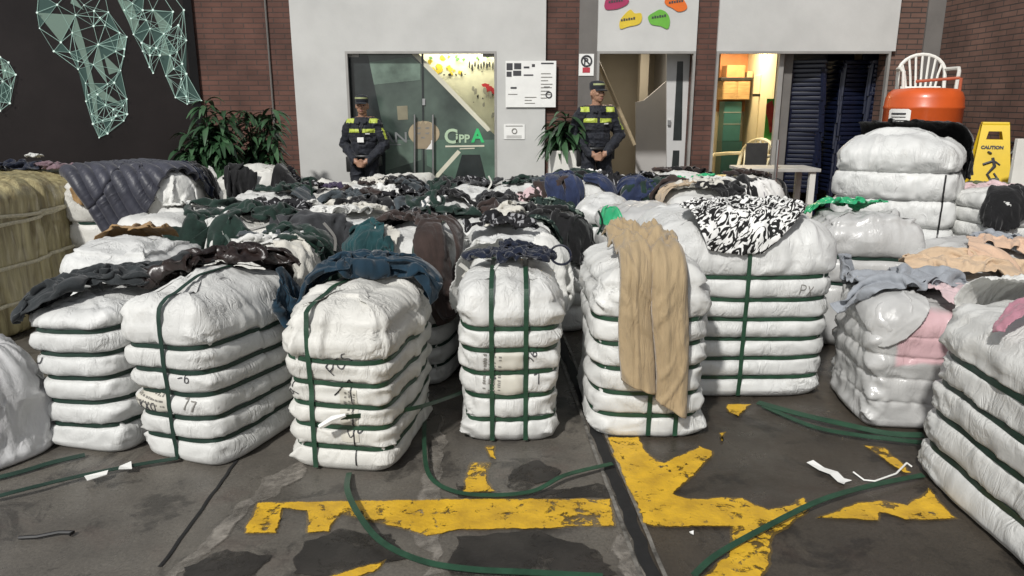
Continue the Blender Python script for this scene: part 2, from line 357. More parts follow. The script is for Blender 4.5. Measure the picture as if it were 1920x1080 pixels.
def wear(m, sc, lo, hi, floor_):
    t = m.node_tree; n = t.nodes; b = n['Principled BSDF']; tc = n['Texture Coordinate']; o = n['Material Output']
    nz = n.new('ShaderNodeTexNoise'); nz.inputs['Scale'].default_value = sc; nz.inputs['Detail'].default_value = 12; nz.inputs['Roughness'].default_value = .74; nz.inputs['Distortion'].default_value = .4; t.links.new(tc.outputs['Object'], nz.inputs['Vector'])
    big = n.new('ShaderNodeTexNoise'); big.inputs['Scale'].default_value = 2.2; big.inputs['Detail'].default_value = 2; t.links.new(tc.outputs['Object'], big.inputs['Vector'])
    ad = n.new('ShaderNodeMath'); ad.operation = 'MULTIPLY_ADD'; ad.inputs[1].default_value = .35; t.links.new(big.outputs['Fac'], ad.inputs[0]); t.links.new(nz.outputs['Fac'], ad.inputs[2])
    at = n.new('ShaderNodeAttribute'); at.attribute_name = 'rim'
    ar = n.new('ShaderNodeMath'); ar.operation = 'MULTIPLY_ADD'; ar.inputs[1].default_value = .30; t.links.new(at.outputs['Fac'], ar.inputs[0]); t.links.new(ad.outputs[0], ar.inputs[2])
    mr = n.new('ShaderNodeMapRange'); mr.inputs[1].default_value = lo + .175; mr.inputs[2].default_value = hi + .175; mr.inputs[3].default_value = 1; mr.inputs[4].default_value = floor_; t.links.new(ar.outputs[0], mr.inputs[0])
    tr = n.new('ShaderNodeBsdfTransparent'); mx = n.new('ShaderNodeMixShader'); t.links.new(mr.outputs[0], mx.inputs[0]); t.links.new(tr.outputs[0], mx.inputs[1]); t.links.new(b.outputs[0], mx.inputs[2]); t.links.new(mx.outputs[0], o.inputs['Surface'])
M['paint'] = paint_mat()
M['stain'] = mat('damp_stain', (.034, .030, .026), .45, .4, 5, .2, 60, detail=8)
M['streak_worn'] = mat('light_streak_worn_concrete', (.30, .275, .24), .6, .3, 30, .05, 80, detail=10, col2=(.17, .155, .135))  # pale colour that carries the floor's light streaks as well as wear
wear(M['stain'], 6, .50, .64, .0); wear(M['streak_worn'], 7, .38, .66, .0)
sheet('light_streak_worn_patch', [[(762, 1000), (800, 850), (835, 770), (838, 840), (836, 1000), (836, 1080), (790, 1080), (800, 1040)], [(505, 890), (600, 850), (560, 900), (470, 960), (400, 1040), (330, 1090), (300, 1090), (400, 990)],  # first and last outlines paint light streaks on the floor, middle one is wear
      [(1150, 990), (1190, 1010), (1215, 1090), (1160, 1090)]], .004, M['streak_worn'], .02, .03, .016, seed=4)
sheet('damp_floor_stain', [[(950, 880), (1000, 862), (1050, 880), (1040, 905), (985, 925), (945, 915)], [(560, 1020), (640, 990), (740, 1000), (760, 1050), (650, 1085), (545, 1080)],
      [(350, 1060), (430, 1030), (510, 1040), (480, 1085), (340, 1085)], [(845, 1005), (1010, 995), (1090, 1020), (1150, 1060), (1150, 1085), (845, 1085)], [(850, 905), (950, 930), (1120, 905), (1160, 935), (1000, 940), (860, 935)]], .0045, M['stain'], .02, .03, .012, seed=9)
sheet('yellow_floor_line', [[(482, 945), (660, 941), (840, 938), (1000, 938), (1146, 938), (1155, 990), (1000, 996), (860, 998), (800, 1010), (770, 1000), (640, 968), (615, 1002), (575, 1003), (572, 962), (530, 958), (520, 1004), (455, 1004)]], .009, M['paint'], .007, .02, seed=21)
sheet('yellow_floor_arrow', [[(1135, 822), (1195, 822), (1222, 860), (1245, 870), (1310, 838), (1340, 850), (1300, 900), (1262, 930), (1290, 938), (1390, 936), (1440, 958), (1475, 950), (1505, 935), (1528, 955), (1500, 975), (1450, 1010), (1450, 1060), (1420, 1090), (1315, 1090), (1360, 1045), (1372, 992), (1230, 992), (1205, 985)],
      [(1530, 975), (1600, 945), (1650, 940), (1700, 950), (1740, 918), (1780, 960), (1800, 978), (1700, 980), (1655, 966), (1650, 980), (1600, 978)],
      [(1620, 838), (1660, 842), (1712, 890), (1690, 890)], [(1362, 760), (1410, 760), (1385, 784), (1360, 775)], [(1345, 815), (1362, 812), (1352, 830)],
      [(868, 905), (885, 870), (920, 870), (918, 905), (930, 925), (868, 930)], [(910, 838), (930, 838), (932, 865), (915, 860)], [(600, 1090), (660, 1068), (725, 1052), (715, 1072), (650, 1090)]], .009, M['paint'], .009, .02, seed=33)
# joints and the drain
def strip(name, pts, wd, z, m, jit=0, kind='structure', thick=0, parent=None):
    P = [Vector(p) for p in pts]; L = []; Rr = []
    for i, p in enumerate(P):
        t = (P[min(i + 1, len(P) - 1)] - P[max(i - 1, 0)]).normalized(); nn = Vector((-t.y, t.x, 0)) * wd / 2
        L.append(p + nn); Rr.append(p - nn)
    v = [(a.x, a.y, z) for a in L] + [(a.x, a.y, z) for a in Rr]; n = len(P)
    return tag(pyd(name, v, [(i, i + n, i + n + 1, i + 1) for i in range(n - 1)], m, parent), None, None, kind=kind)
M['joint'] = mat('dark_joint', (.012, .012, .012), .8, .3, 30)
def wob(a, b, n, amp, seed):
    r = random.Random(seed); return [a.lerp(b, i / n) + Vector((r.uniform(-amp, amp), 0, 0)) for i in range(n + 1)]
strip('floor_joint', wob(G(300, 1065), G(440, 870), 14, .003, 1) + wob(G(440, 870), Vector((-1.45, 8, 0)), 4, 0, 1), .013, .005, M['joint'])
dA, dB = Vector((.505, 2.0, 0)), Vector((.26, 6.0, 0))
strip('drain_channel', wob(dA, dB, 60, .007, 3), .052, .005, M['joint'])
M['drain_edge'] = mat('drain_edge_steel', (.20, .19, .17), .5, .5, 20, .3, 60)
for s_ in (-1, 1):
    o_ = Vector((s_ * .042, 0, 0)); strip('drain_edge', wob(dA + o_, dB + o_, 40, .002, 5 + s_), .016, .0065, M['drain_edge'])

# ------------------------------------------------------------------ the building
YB = 9.7
bld = thing('brick_building', 'brick building front with white painted panels, glass doors and two open doorways', 'building', (0, YB, 0))
def bx(name, x0, x1, y0, y1, z0, z1, m, parent=bld, bev=0):
    o = MB().box((x0, y0, z0), (x1, y1, z1), bev).build(name, m, parent); o.location = -Vector(parent.location) if parent else (0, 0, 0); return o
XW = lambda px, Y=YB: Wp(px, 97, Y).x
ZT = 2.21; TOP = 3.6
xa, xb, xc, xd = XW(550), XW(648), XW(931), XW(1023)
xe, xf, xg, xh, xi, xj = XW(1085), XW(1119), XW(1303), XW(1342), XW(1667), XW(1728)
XR = XW(1760)
bx('brick_wall', -4.3, xa, YB, YB + .25, 0, TOP, M['brick'])
bx('white_panel', xa, xb, YB - .05, YB + .25, 0, TOP, M['white_wall'])
bx('white_panel', xb, xc, YB - .05, YB + .25, ZT, TOP, M['white_wall'])
bx('white_panel', xc, xd, YB - .05, YB + .25, 0, TOP, M['white_wall'])
bx('brick_pillar', xd, xe, YB, YB + .25, 0, TOP, M['brick'])
bx('grey_pillar', xe, xf, YB - .01, YB + .25, 0, TOP, M['grey_col'])
bx('white_panel', xf, xg, YB - .06, YB + .2, ZT, TOP, M['white_wall'])
bx('brick_pillar', xg, xh, YB - .02, YB + .25, 0, TOP, M['brick'])
bx('white_panel', xh, xi + .05, YB - .06, YB + .2, ZT, TOP, M['white_wall'])
bx('brick_pillar', xi, xj, YB, YB + .25, 0, TOP, M['brick_right'])
bx('grey_pillar', xj, XR, YB - .03, YB + .25, 0, TOP, M['grey_col'])
# steel edge trims round the openings
for (p, q, y) in ((xb, xc, YB - .055), (xf, xg, YB - .065), (xh, xi, YB - .065)):
    t_ = MB().box((p, y, ZT - .03), (q, y + .06, ZT)).box((p, y, 0), (p + .03, y + .06, ZT - .03)).box((q - .03, y, 0), (q, y + .06, ZT - .03)).build('steel_frame', M['alu'], bld); t_.location = (0, -YB, 0)
cond = MB().tube([(XW(505), YB - .02, 0), (XW(505), YB - .02, TOP)], .012, 6).build('conduit_pipe', M['grey_col'], bld); cond.location = (0, -YB, 0)
# rooms behind the openings
M['inner_wall'] = mat('inner_beige_wall', (.36, .32, .25), .7, .08, 2)
M['inner_cream'] = mat('inner_cream_wall', (.62, .54, .36), .7, .08, 2)
M['inner_floor'] = mat('inner_floor_tile', (.22, .19, .15), .4, .1, 3)
M['grey_inner'] = mat('inner_grey_panel', (.40, .39, .38), .6, .06, 2)
YI = YB + .25; YE = 12.6
bx('room_floor', xb - .3, XR, YI, YE, -.02, .02, M['inner_floor'])
bx('room_ceiling', xb - .3, XR, YI, YE, 2.55, 2.65, M['inner_wall'])
bx('room_back_wall', xb - .3, XR, YE, YE + .1, 0, 2.6, M['inner_wall'])
bx('room_side_wall', xb - .4, xb - .3, YI, YE, 0, 2.6, M['inner_wall'])
bx('room_side_wall', xc + .5, xc + .6, YI, YE, 0, 2.6, M['inner_wall'])
bx('room_side_wall', xf - .14, xf - .04, YI, YE, 0, 2.6, M['inner_wall'])
bx('room_side_wall', xg + .04, xg + .14, YI, YE, 0, 2.6, M['grey_inner'])
bx('room_side_wall', XR, XR + .1, YI, YE, 0, 2.6, M['inner_wall'])
def ceil_lamp(x, y, z, sx, sy, e, col, label):
    t = thing('ceiling_light', label, 'ceiling light', (x, y, z))
    MB().box((-sx / 2, -sy / 2, 0), (sx / 2, sy / 2, .05), .01).build('housing', M['white'], t)
    MB().box((-sx / 2 + .02, -sy / 2 + .02, -.012), (sx / 2 - .02, sy / 2 - .02, -.001)).build('diffuser', emis('lamp_diffuser', col, 4), t)
    l = bpy.data.lights.new('lamp', 'AREA'); l.shape = 'RECTANGLE'; l.size = sx; l.size_y = sy; l.energy = e; l.color = col
    o = bpy.data.objects.new('lamp', l); C.objects.link(o); o.parent = t; o.location = (0, 0, -.03)
ceil_lamp((xb + xc) / 2 + .45, 10.15, 2.49, .9, .16, 16, (1, .93, .76), 'white ceiling light of the office behind the green glass doors')
ceil_lamp((xf + xg) / 2, 10.9, 2.49, .6, .3, 16, (1, .9, .74), 'dim ceiling light added to brighten the lobby with the stairs')  # unseen lamp, added to lift the dark lobby
ceil_lamp(XW(1400) + .3, 11.2, 2.49, .8, .3, 42, (1, .82, .52), 'warm ceiling light of the storage room with the orange wall')

# ---- glass double door with green frosted film
gd = bld
def on_glass(px, py, dy=0.0): return Wp(px, py, YB + .06 - dy) - Vector((0, YB, 0))
def flat(name, pixpts, m, dy, parent=bld, th=.002, Y=None):
    pts = [(on_glass(x, y, dy) if Y is None else Wp(x, y, Y) - Vector(parent.location)) for x, y in pixpts]
    return MB().poly(pts, (0, th, 0)).build(name, m, parent)
mg = bpy.data.materials.new('green_film_glass'); mg.use_nodes = True
_t = mg.node_tree; _b = _t.nodes['Principled BSDF']; _b.inputs['Base Color'].default_value = (.085, .125, .105, 1); _b.inputs['Roughness'].default_value = .16; _b.inputs['Specular IOR Level'].default_value = .6
_n = _t.nodes.new('ShaderNodeTexNoise'); _n.inputs['Scale'].default_value = 1.6; _n.inputs['Detail'].default_value = 5; _c = _t.nodes.new('ShaderNodeTexCoord'); _t.links.new(_c.outputs['Object'], _n.inputs['Vector'])
_r = _t.nodes.new('ShaderNodeValToRGB'); _r.color_ramp.elements[0].position = .35; _r.color_ramp.elements[1].position = .7; _r.color_ramp.elements[0].color = (.030, .042, .038, 1); _r.color_ramp.elements[1].color = (.12, .165, .135, 1)
_t.links.new(_n.outputs['Fac'], _r.inputs[0]); _t.links.new(_r.outputs[0], _b.inputs['Base Color'])
M['film'] = mg
cg = bpy.data.materials.new('clear_glass'); cg.use_nodes = True; _b = cg.node_tree.nodes['Principled BSDF']
_b.inputs['Base Color'].default_value = (.95, 1, .97, 1); _b.inputs['Roughness'].default_value = .02; _b.inputs['Transmission Weight'].default_value = 1; _b.inputs['IOR'].default_value = 1.05
M['clear'] = cg
M['film_line'] = mat('cream_film_line', (.62, .60, .48), .5, .05)
M['glass_and_reflection_dark'] = mat('dark_glass_and_reflection', (.03, .036, .036), .2, .2)
BOT = 475
flat('glass_leaf', [(650, 100), (930, 100), (930, BOT), (650, BOT)], M['clear'], -.02, th=.008)
flat('green_film', [(652, 101), (776, 101), (920, 246), (930, 246), (930, BOT), (730, BOT), (795, 345), (862, 282), (790, 200), (790, 101)][:3] + [(929, 254), (929, BOT), (652, BOT)], M['film'], .004)
flat('dark_glass_and_reflection', [(652, 104), (690, 104), (722, 260), (724, BOT), (652, BOT)], M['glass_and_reflection_dark'], .008)  # dark shape painted in as a blurred reflection on the glass
flat('film_line', [(770, 99), (783, 99), (921, 243), (914, 247)], M['film_line'], .009)
flat('film_line', [(858, 281), (864, 286), (812, 344), (802, 344)], M['film_line'], .009)
flat('glass_joint', [(790, 101), (794, 101), (797, BOT), (795, BOT)], M['glass_and_reflection_dark'], .012)
flat('floor_glass_panel', [(866, 290), (900, 290), (914, 346), (850, 346)], M['glass_and_reflection_dark'], .0085)
flat('pale_reflection', [(723, 262), (790, 262), (790, 300), (723, 320)], mat('pale_green_reflection', (.12, .17, .135), .3, .25, 4), .007)  # this and the next two paint blurred reflections onto the film
flat('pale_reflection', [(800, 262), (928, 262), (928, 344), (868, 344), (800, 310)], mat('green_grey_reflection', (.10, .165, .125), .3, .25, 3), .007)
flat('pale_reflection', [(684, 118), (770, 106), (788, 120), (788, 150), (690, 160)], mat('sea_green_reflection', (.17, .235, .19), .3, .4, 3), .007)
flat('paper_behind_glass', [(744, 199), (764, 198), (765, 224), (746, 225)], mat('khaki_paper', (.24, .22, .15), .7), .010)
flat('tape_mark', [(650, 100), (673, 100), (673, 107), (650, 107)], M['alu'], .014); flat('tape_mark', [(905, 100), (930, 100), (930, 107), (905, 107)], M['alu'], .014)
for x in (777.5, 812):
    h_ = MB().tube([on_glass(x, 215, .05), on_glass(x, 330, .05)], .014, 10).tube([on_glass(x, 228, .05), on_glass(x, 228, .0)], .008, 6).tube([on_glass(x, 318, .05), on_glass(x, 318, .0)], .008, 6).build('door_handle', M['steel'], bld, True)
flat('door_lock', [(792, 185), (797, 185), (797, 197), (792, 197)], M['steel'], .02, th=.02)
flat('white_sticker', [(798, 263), (811, 263), (811, 280), (798, 280)], M['paper'], .012)
def text(body, size, m, parent, mtx, name='lettering', ext=.002, bold=0.0):
    cu = bpy.data.curves.new('t', 'FONT'); cu.body = body; cu.size = size; cu.extrude = ext; cu.offset = bold; cu.resolution_u = 4
    o = bpy.data.objects.new('t', cu); C.objects.link(o)
    dg = bpy.context.evaluated_depsgraph_get(); me = bpy.data.meshes.new_from_object(o.evaluated_get(dg)); bpy.data.objects.remove(o); bpy.data.curves.remove(cu)
    me.transform(mtx); me.materials.clear(); me.materials.append(m); me.name = name
    r = bpy.data.objects.new(name, me); C.objects.link(r); r.parent = parent; return r
FRONT = Matrix.Rotation(R(90), 4, 'X')
def gtext(body, px, py, hpx, m, dy=.012, bold=.002, sx=1.0, name='lettering'):
    p = on_glass(px, py, dy); sc = (on_glass(px, py - hpx, dy) - p).length / .72
    return text(body, sc, m, bld, Matrix.Translation(p) @ FRONT @ Matrix.Diagonal((sx, 1, 1, 1)), name, bold=bold)
M['sign_green'] = mat('green_vinyl', (.04, .50, .16), .5, .05); M['sign_pale'] = mat('pale_green_vinyl', (.42, .55, .38), .5, .05)
gtext('C', 833, 268, 27, M['sign_pale'], bold=.006); gtext('i', 854, 267, 18, M['sign_pale'], bold=.004); gtext('PP', 860, 267, 15, M['sign_pale'], bold=.004); gtext('A', 885, 266, 25, M['sign_green'], bold=.008, sx=.95)
flat('sign_rule', [(835, 273), (908, 272), (908, 275), (835, 276)], M['film_line'], .012); flat('sign_rule', [(862, 278), (890, 277), (890, 279), (862, 280)], M['film_line'], .012)
M['sign_grey'] = mat('grey_vinyl', (.2, .21, .21), .5, .05)
gtext('DIAN', 682, 267, 20, M['sign_grey'], bold=.001, sx=1.25); flat('sign_rule', [(728, 270), (752, 270), (752, 272), (728, 272)], M['sign_grey'], .012)
M['emblem'] = mat('sand_vinyl', (.42, .34, .22), .5, .1)
_c0 = on_glass(795, 250, .011)
mb = MB(); mb.poly([_c0 + Vector((.20 * math.cos(a), 0, .155 * math.sin(a))) for a in np.linspace(0, 2 * math.pi, 40, endpoint=False)], (0, .002, 0)); mb.build('round_emblem', M['emblem'], bld)
flat('emblem_crest', [(779, 279), (779, 232), (784, 227), (788, 233), (793, 226), (798, 233), (803, 227), (808, 232), (808, 268), (800, 279)], mat('tan_vinyl', (.30, .24, .16), .5, .1), .0135)
for k, (ex, ey) in enumerate(((785, 240), (785, 250), (801, 240), (801, 250), (793, 258))):
    flat('emblem_mark', [(ex - 3, ey - 1), (ex + 4, ey - 2), (ex + 3, ey + 2), (ex - 4, ey + 1)], M['ink_pale'], .0155)
# drawings inside the office on a cream board seen through the clear corner
ob_ = thing('painted_board', 'cream board covered in drawings lit behind the glass door', 'wall art', (0, 10.35, 0))
def onb(x, y, d=0): return Wp(x, y, 10.35 - d) - Vector((0, 10.35, 0))
MB().poly([onb(765, 85), onb(945, 85), onb(945, 262), onb(925, 262)], (0, .02, 0)).build('board', mat('cream_board', (.74, .70, .52), .6, .15, 3), ob_)
rng = random.Random(5)
cols = {'yellow': (.62, .45, .04), 'ink': (.03, .03, .03), 'red': (.52, .03, .04), 'green': (.12, .25, .08), 'grey': (.35, .33, .27)}
ML = {k: mat('drawn_' + k, v, .7, .1) for k, v in cols.items()}
art = {k: MB() for k in cols}
def blob(k, x, y, r, asp=1.0, n=9, d=.003):
    pts = []
    for i in range(n):
        a = 2 * math.pi * i / n; rr = r * rng.uniform(.55, 1.2); pts.append(onb(x + rr * math.cos(a), y + rr * asp * math.sin(a), d))
    art[k].poly(pts, (0, .001, 0))
for i in range(16): blob('yellow', rng.uniform(800, 868), rng.uniform(102, 138), rng.uniform(3, 7), d=.003 + i * .0004)
for i in range(26):
    x = rng.uniform(818, 928); y = rng.uniform(105, 225)
    if y < 100 + (x - 778) * 1.0 - 14: blob('ink', x, y, rng.uniform(1.2, 3), rng.uniform(.5, 2), d=.011 + i * .0003)
for i in range(9):
    x0 = 880 + i * 5.5; blob('ink', x0, 124 + rng.uniform(-4, 4), 2.2, 3.6, 7, .02 + i * .0003)
for i in range(7): blob('red', rng.uniform(906, 930), rng.uniform(158, 182), rng.uniform(4, 8), .7, d=.024 + i * .0003)
for i in range(6): blob('green', rng.uniform(800, 930), rng.uniform(102, 112), 4, d=.028 + i * .0003)
for i in range(12):
    x = rng.uniform(870, 925); y = rng.uniform(165, 225)
    if y < 100 + (x - 778) - 18: blob('grey', x, y, rng.uniform(2, 4), 2.0, d=.032 + i * .0003)
for k in cols: art[k].build('drawing', ML[k], ob_)

# ---- lobby with the stairs (second opening)
st_ = thing('staircase', 'white sided staircase with a wooden handrail rising behind the second doorway', 'staircase', (0, 11.0, 0))
def ons(x, y, Y): return Wp(x, y, Y) - Vector((0, 11.0, 0))
MB().poly([ons(1192, 420, 10.9), ons(1192, 192, 10.9), ons(1208, 188, 10.9), ons(1252, 150, 10.9), ons(1275, 128, 10.9), ons(1275, 420, 10.9)], (0, .05, 0)).build('stair_side', M['grey_inner'], st_)
MB().tube([ons(1118, 108, 10.3), ons(1190, 272, 10.3)], .025, 8).build('handrail', mat('pale_wood_rail', (.42, .34, .22), .5, .15, 10), st_, True)
for kk in range(4):
    MB().box((1.9 + kk * .1, -.05 + .051, .2 + kk * .2), (2.25, .8, .4 + kk * .2 - .002)).build('stair_step', M['inner_wall'], st_)
bx('lobby_pier', Wp(1202, 97, 11.6).x, Wp(1218, 97, 11.6).x, 11.6, 11.8, 0, 2.55, M['inner_wall'])
pd = thing('panel_door', 'white door leaf with a narrow dark glass strip standing open by the brick pillar', 'door', (0, 9.95, 0))
def ond(x, y, d=0): return Wp(x, y, 9.95 - d) - Vector((0, 9.95, 0))
MB().poly([ond(1250, 101), ond(1299, 101), ond(1299, 440), ond(1250, 440)], (0, .04, 0)).build('leaf', mat('door_white', (.52, .52, .51), .5, .05), pd)
MB().poly([ond(1270, 115, .006), ond(1281, 115, .006), ond(1278, 263, .006), ond(1262, 263, .006)], (0, .004, 0)).build('glass_strip', M['glass_and_reflection_dark'], pd)
MB().poly([ond(1262, 282, .006), ond(1274, 282, .006), ond(1272, 330, .006), ond(1258, 330, .006)], (0, .004, 0)).build('glass_strip', M['glass_and_reflection_dark'], pd)
MB().box(ond(1252, 235, .03), ond(1257, 225, .0) + Vector((0, 0, 0))).build('door_handle', M['steel'], pd)

# ---- storage room (third opening)
M['orange_wall'] = mat('orange_wall_paint', (.50, .20, .07), .6, .25, 3)
M['wood'] = mat('varnished_wood', (.42, .26, .11), .5, .3, 5, stretch=(1, 1, 6))
xr0 = XW(1470)
bx('orange_wall', Wp(1352, 97, 12).x, Wp(1460, 97, 12).x + .2, 12.0, 12.05, 1.45, 2.5, M['orange_wall'])
bx('cream_partition', Wp(1458, 97, 10.7).x, Wp(1475, 97, 10.7).x, 10.7, 12.0, 0, 2.55, M['inner_cream'])
bx('cream_wall', xg + .14, Wp(1460, 97, 12).x + .2, 12.05, 12.1, 0, 1.45, M['inner_cream'])
cb_ = thing('wooden_cabinet', 'wooden cabinet with thatch coloured doors against the orange wall', 'cabinet', (0, 11.6, 0))
def onc(x, y, Y=11.6): v = Wp(x, y, Y); return v - Vector((0, 11.6, 0))
MB().box(onc(1354, 187), onc(1408, 150) + Vector((0, .35, 0)), .01).build('body', M['wood'], cb_)
MB().box(onc(1352, 151, 11.58), onc(1410, 145, 11.58) + Vector((0, .36, 0)), .004).build('dark_shelf', M['black'], cb_)
MB().box(onc(1356, 186, 11.585), onc(1380, 153, 11.585) + Vector((0, .012, 0)), .003).build('door', M['wood'], cb_)
MB().box(onc(1382, 186, 11.585), onc(1407, 153, 11.585) + Vector((0, .012, 0)), .003).build('door', M['wood'], cb_)
ts = thing('teal_locker', 'tall teal metal locker under the wooden cabinet', 'locker', (0, 11.65, 0))
MB().box(Wp(1354, 265, 11.65) - Vector((0, 11.65, 0)), Wp(1392, 190, 11.65) - Vector((0, 11.35, 0)), .01).build('body', mat('teal_metal', (.03, .12, .12), .4, .1), ts)
for zz in (210, 232): MB().box(Wp(1356, zz + 1.2, 11.645) - Vector((0, 11.65, 0)), Wp(1391, zz, 11.645) - Vector((0, 11.64, 0))).build('shelf_edge', M['alu'], ts)
_zb = (Wp(1354, 265, 11.65)).z
MB().box((Wp(1354, 265, 11.65).x, 0, .02), (Wp(1392, 265, 11.65).x, .3, _zb)).build('base', mat('teal_base', (.02, .08, .08), .4, .1), ts)
fx = thing('white_cupboard', 'cream upright cupboard with a dark slot on the right of the lit room', 'cupboard', (0, 11.3, 0))
MB().box(Wp(1411, 330, 11.3) - Vector((0, 11.3, 0)), Wp(1436, 140, 11.3) - Vector((0, 11.0, 0)), .008).build('body', M['inner_cream'], fx)
MB().box(Wp(1411, 181, 11.29) - Vector((0, 11.3, 0)), Wp(1432, 176, 11.29) - Vector((0, 11.29, 0))).build('slot', M['black'], fx)
po = thing('green_red_poster', 'green poster with a red figure beside the aluminium post', 'poster', (0, 10.69, 0))
MB().box(Wp(1432, 262, 10.69) - Vector((0, 10.69, 0)), Wp(1458, 185, 10.69) - Vector((0, 10.68, 0))).build('sheet', mat('poster_green', (.10, .42, .06), .6, .1), po)
MB().poly([Wp(x, y, 10.68) - Vector((0, 10.69, 0)) for x, y in ((1437, 195), (1448, 188), (1452, 205), (1448, 228), (1452, 245), (1443, 250), (1440, 225), (1436, 212))], (0, .002, 0)).build('red_figure', mat('poster_red', (.5, .06, .04), .6, .3, 20), po)
bx('door_post', XW(1462, 9.8), XW(1471, 9.8), 9.78, 9.84, 0, ZT, M['alu'])
bx('door_post', XW(1472, 9.86), XW(1489, 9.86), 9.86, 9.93, 0, ZT, M['grey_col'])
# plastic armchair
def armchair(name, label, cat, m, loc, rz, group=None, scale=1.0):
    t = thing(name, label, cat, loc, rz, group); t.scale = (scale,) * 3
    MB().box((-.21, -.22, .415), (.21, .21, .44), .012).build('seat', m, t, True)
    b = MB()
    def back(x, z): return Vector((x, .20 + (z - .43) * .22 + .25 * x * x * 0, z))
    ar = [back(-.235, .44)] + [back(.235 * -math.cos(a), .62 + .20 * math.sin(a)) for a in np.linspace(0, math.pi, 13)] + [back(.235, .44)]
    b.tube(ar, .02, 8)
    for k in range(7):
        f = (k - 3) / 3.0; b.tube([back(f * .14, .43), back(f * .165, .6), back(f * .20, .62 + .195 * math.sqrt(max(0, 1 - (f * .85) ** 2)))], .0125, 6)
    b.tube([back(-.2, .46), back(.2, .46)], .02, 6)
    b.build('backrest', m, t, True)
    for s in (-1, 1):
        MB().tube([back(s * .235, .66), (s * .27, .1, .66), (s * .275, -.12, .655), (s * .262, -.2, .62), (s * .25, -.215, .43)], .019, 8).build('armrest', m, t, True)
        MB().tube([(s * .235, -.20, .43), (s * .262, -.23, 0)], [.026, .02], 8).build('leg', m, t, True)
        MB().tube([(s * .215, .19, .43), (s * .245, .26, 0)], [.026, .02], 8).build('leg', m, t, True)
    return t
M['cream_pl'] = mat('cream_plastic', (.66, .60, .42), .4, .05)
_p = Wp(1392, 262, 10.5); armchair('plastic_chair', 'cream plastic armchair standing in the lit room seen from its side', 'chair', M['cream_pl'], (_p.x, 10.5, .02), R(-60), scale=1.3)
for (nm_, lb_, x0, y0, x1, y1, Yk, col_) in (('cardboard_box', 'orange brown box high on the wooden cabinet in the lit room', 1362, 146, 1398, 122, 11.62, (.42, .19, .07)), ('cardboard_box', 'small tan box beside the orange brown box on the wooden cabinet', 1401, 146, 1412, 134, 11.62, (.45, .32, .17)), ('fruit_crate', 'reddish crate under the cream chair in the lit room', 1360, 330, 1385, 296, 11.2, (.33, .10, .05))):
    a_ = Wp(x0, y0, Yk); b_ = Wp(x1, y1, Yk); o = MB().box((0, 0, 0), (b_.x - a_.x, .28, b_.z - a_.z), .006).build(nm_, mat(nm_ + '_mat', col_, .75, .2, 5)); o.location = a_ if nm_ != 'fruit_crate' else Vector((a_.x, Yk, .02)); tag(o, lb_, 'box' if nm_ != 'fruit_crate' else 'crate')
kb = thing('dark_board', 'dark framed board leaning in the storage doorway', 'board', (0, 10.0, 0))
MB().box(Wp(1395, 335, 10.0) - Vector((0, 10, 0)), Wp(1441, 268, 10.0) - Vector((0, 9.97, 0)), .006).build('panel', mat('slate', (.035, .035, .035), .5, .2), kb)
MB().box((Wp(1395, 335, 10.0).x, .0, .02), (Wp(1441, 335, 10.0).x, .02, Wp(1395, 335, 10.0).z)).build('base', M['black'], kb)
# navy stacked chairs
M['navy_pl'] = mat('navy_plastic', (.006, .009, .026), .36, .15, 4)
def navy_proto():
    b = MB()
    b.box((-.20, -.22, .42), (.20, .2, .455), .012)
    b.box((-.215, -.235, .405), (.215, -.215, .45), .008)
    b.box((-.21, .17, .44), (.21, .20, .82), .02, Matrix.Translation((0, .18, .44)) @ Matrix.Rotation(R(-8), 4, 'X') @ Matrix.Translation((0, -.18, -.44)))
    for s in (-1, 1):
        b.tube([(s * .19, -.2, .42), (s * .225, -.235, 0)], [.03, .022], 6); b.tube([(s * .18, .17, .42), (s * .22, .24, 0)], [.03, .022], 6)
        b.box((s * .215 - .012, -.2, .405), (s * .215 + .012, .18, .445), .006)
    return b.build('stacked_chair', M['navy_pl'], None, True)
np0 = navy_proto()
cnt = 0
for si, (px, Y, rz, word) in enumerate(((1518, 10.15, -20, 'left'), (1592, 10.3, 12, 'middle'), (1660, 10.2, -8, 'right'))):
    for k in range(30):
        o = np0 if cnt == 0 else np0.copy()
        if cnt: C.objects.link(o)
        cnt += 1
        o.location = (Wp(px, 97, Y).x + rng.uniform(-.012, .012), Y + rng.uniform(-.012, .012), .02 + k * .057); o.rotation_euler = (0, 0, R(rz + rng.uniform(-4, 4)))
        pos = 'topmost' if k == 29 else None
        tag(o, ('topmost navy plastic chair of the %s stack in the right doorway' % word) if pos else ('navy plastic chair inside the tall %s stack in the right doorway' % word), 'chair', 'navy chairs in the %s stack' % word)
# white table in front of the storage
tb = thing('white_table', 'white topped table end with a steel pole standing before the navy chairs', 'table', (0, 8.9, 0))
a_ = Wp(1392, 318, 8.9); b_ = Wp(1540, 318, 8.9)
MB().box((a_.x, 0, a_.z - .03), (b_.x, .55, a_.z + .01), .006).build('tabletop', mat('worn_white_laminate', (.46, .45, .42), .5, .15, 6), tb)
for x in (a_.x + .08, b_.x - .08):
    for y in (.06, .49): MB().box((x - .035, y - .03, 0), (x + .035, y + .03, a_.z - .03), .004).build('leg', M['white'], tb)
MB().tube([(Wp(1453, 318, 8.9).x, -.03, 0), (Wp(1453, 318, 8.9).x, -.03, a_.z + .35)], .02, 8).build('pole', M['steel'], tb, True)

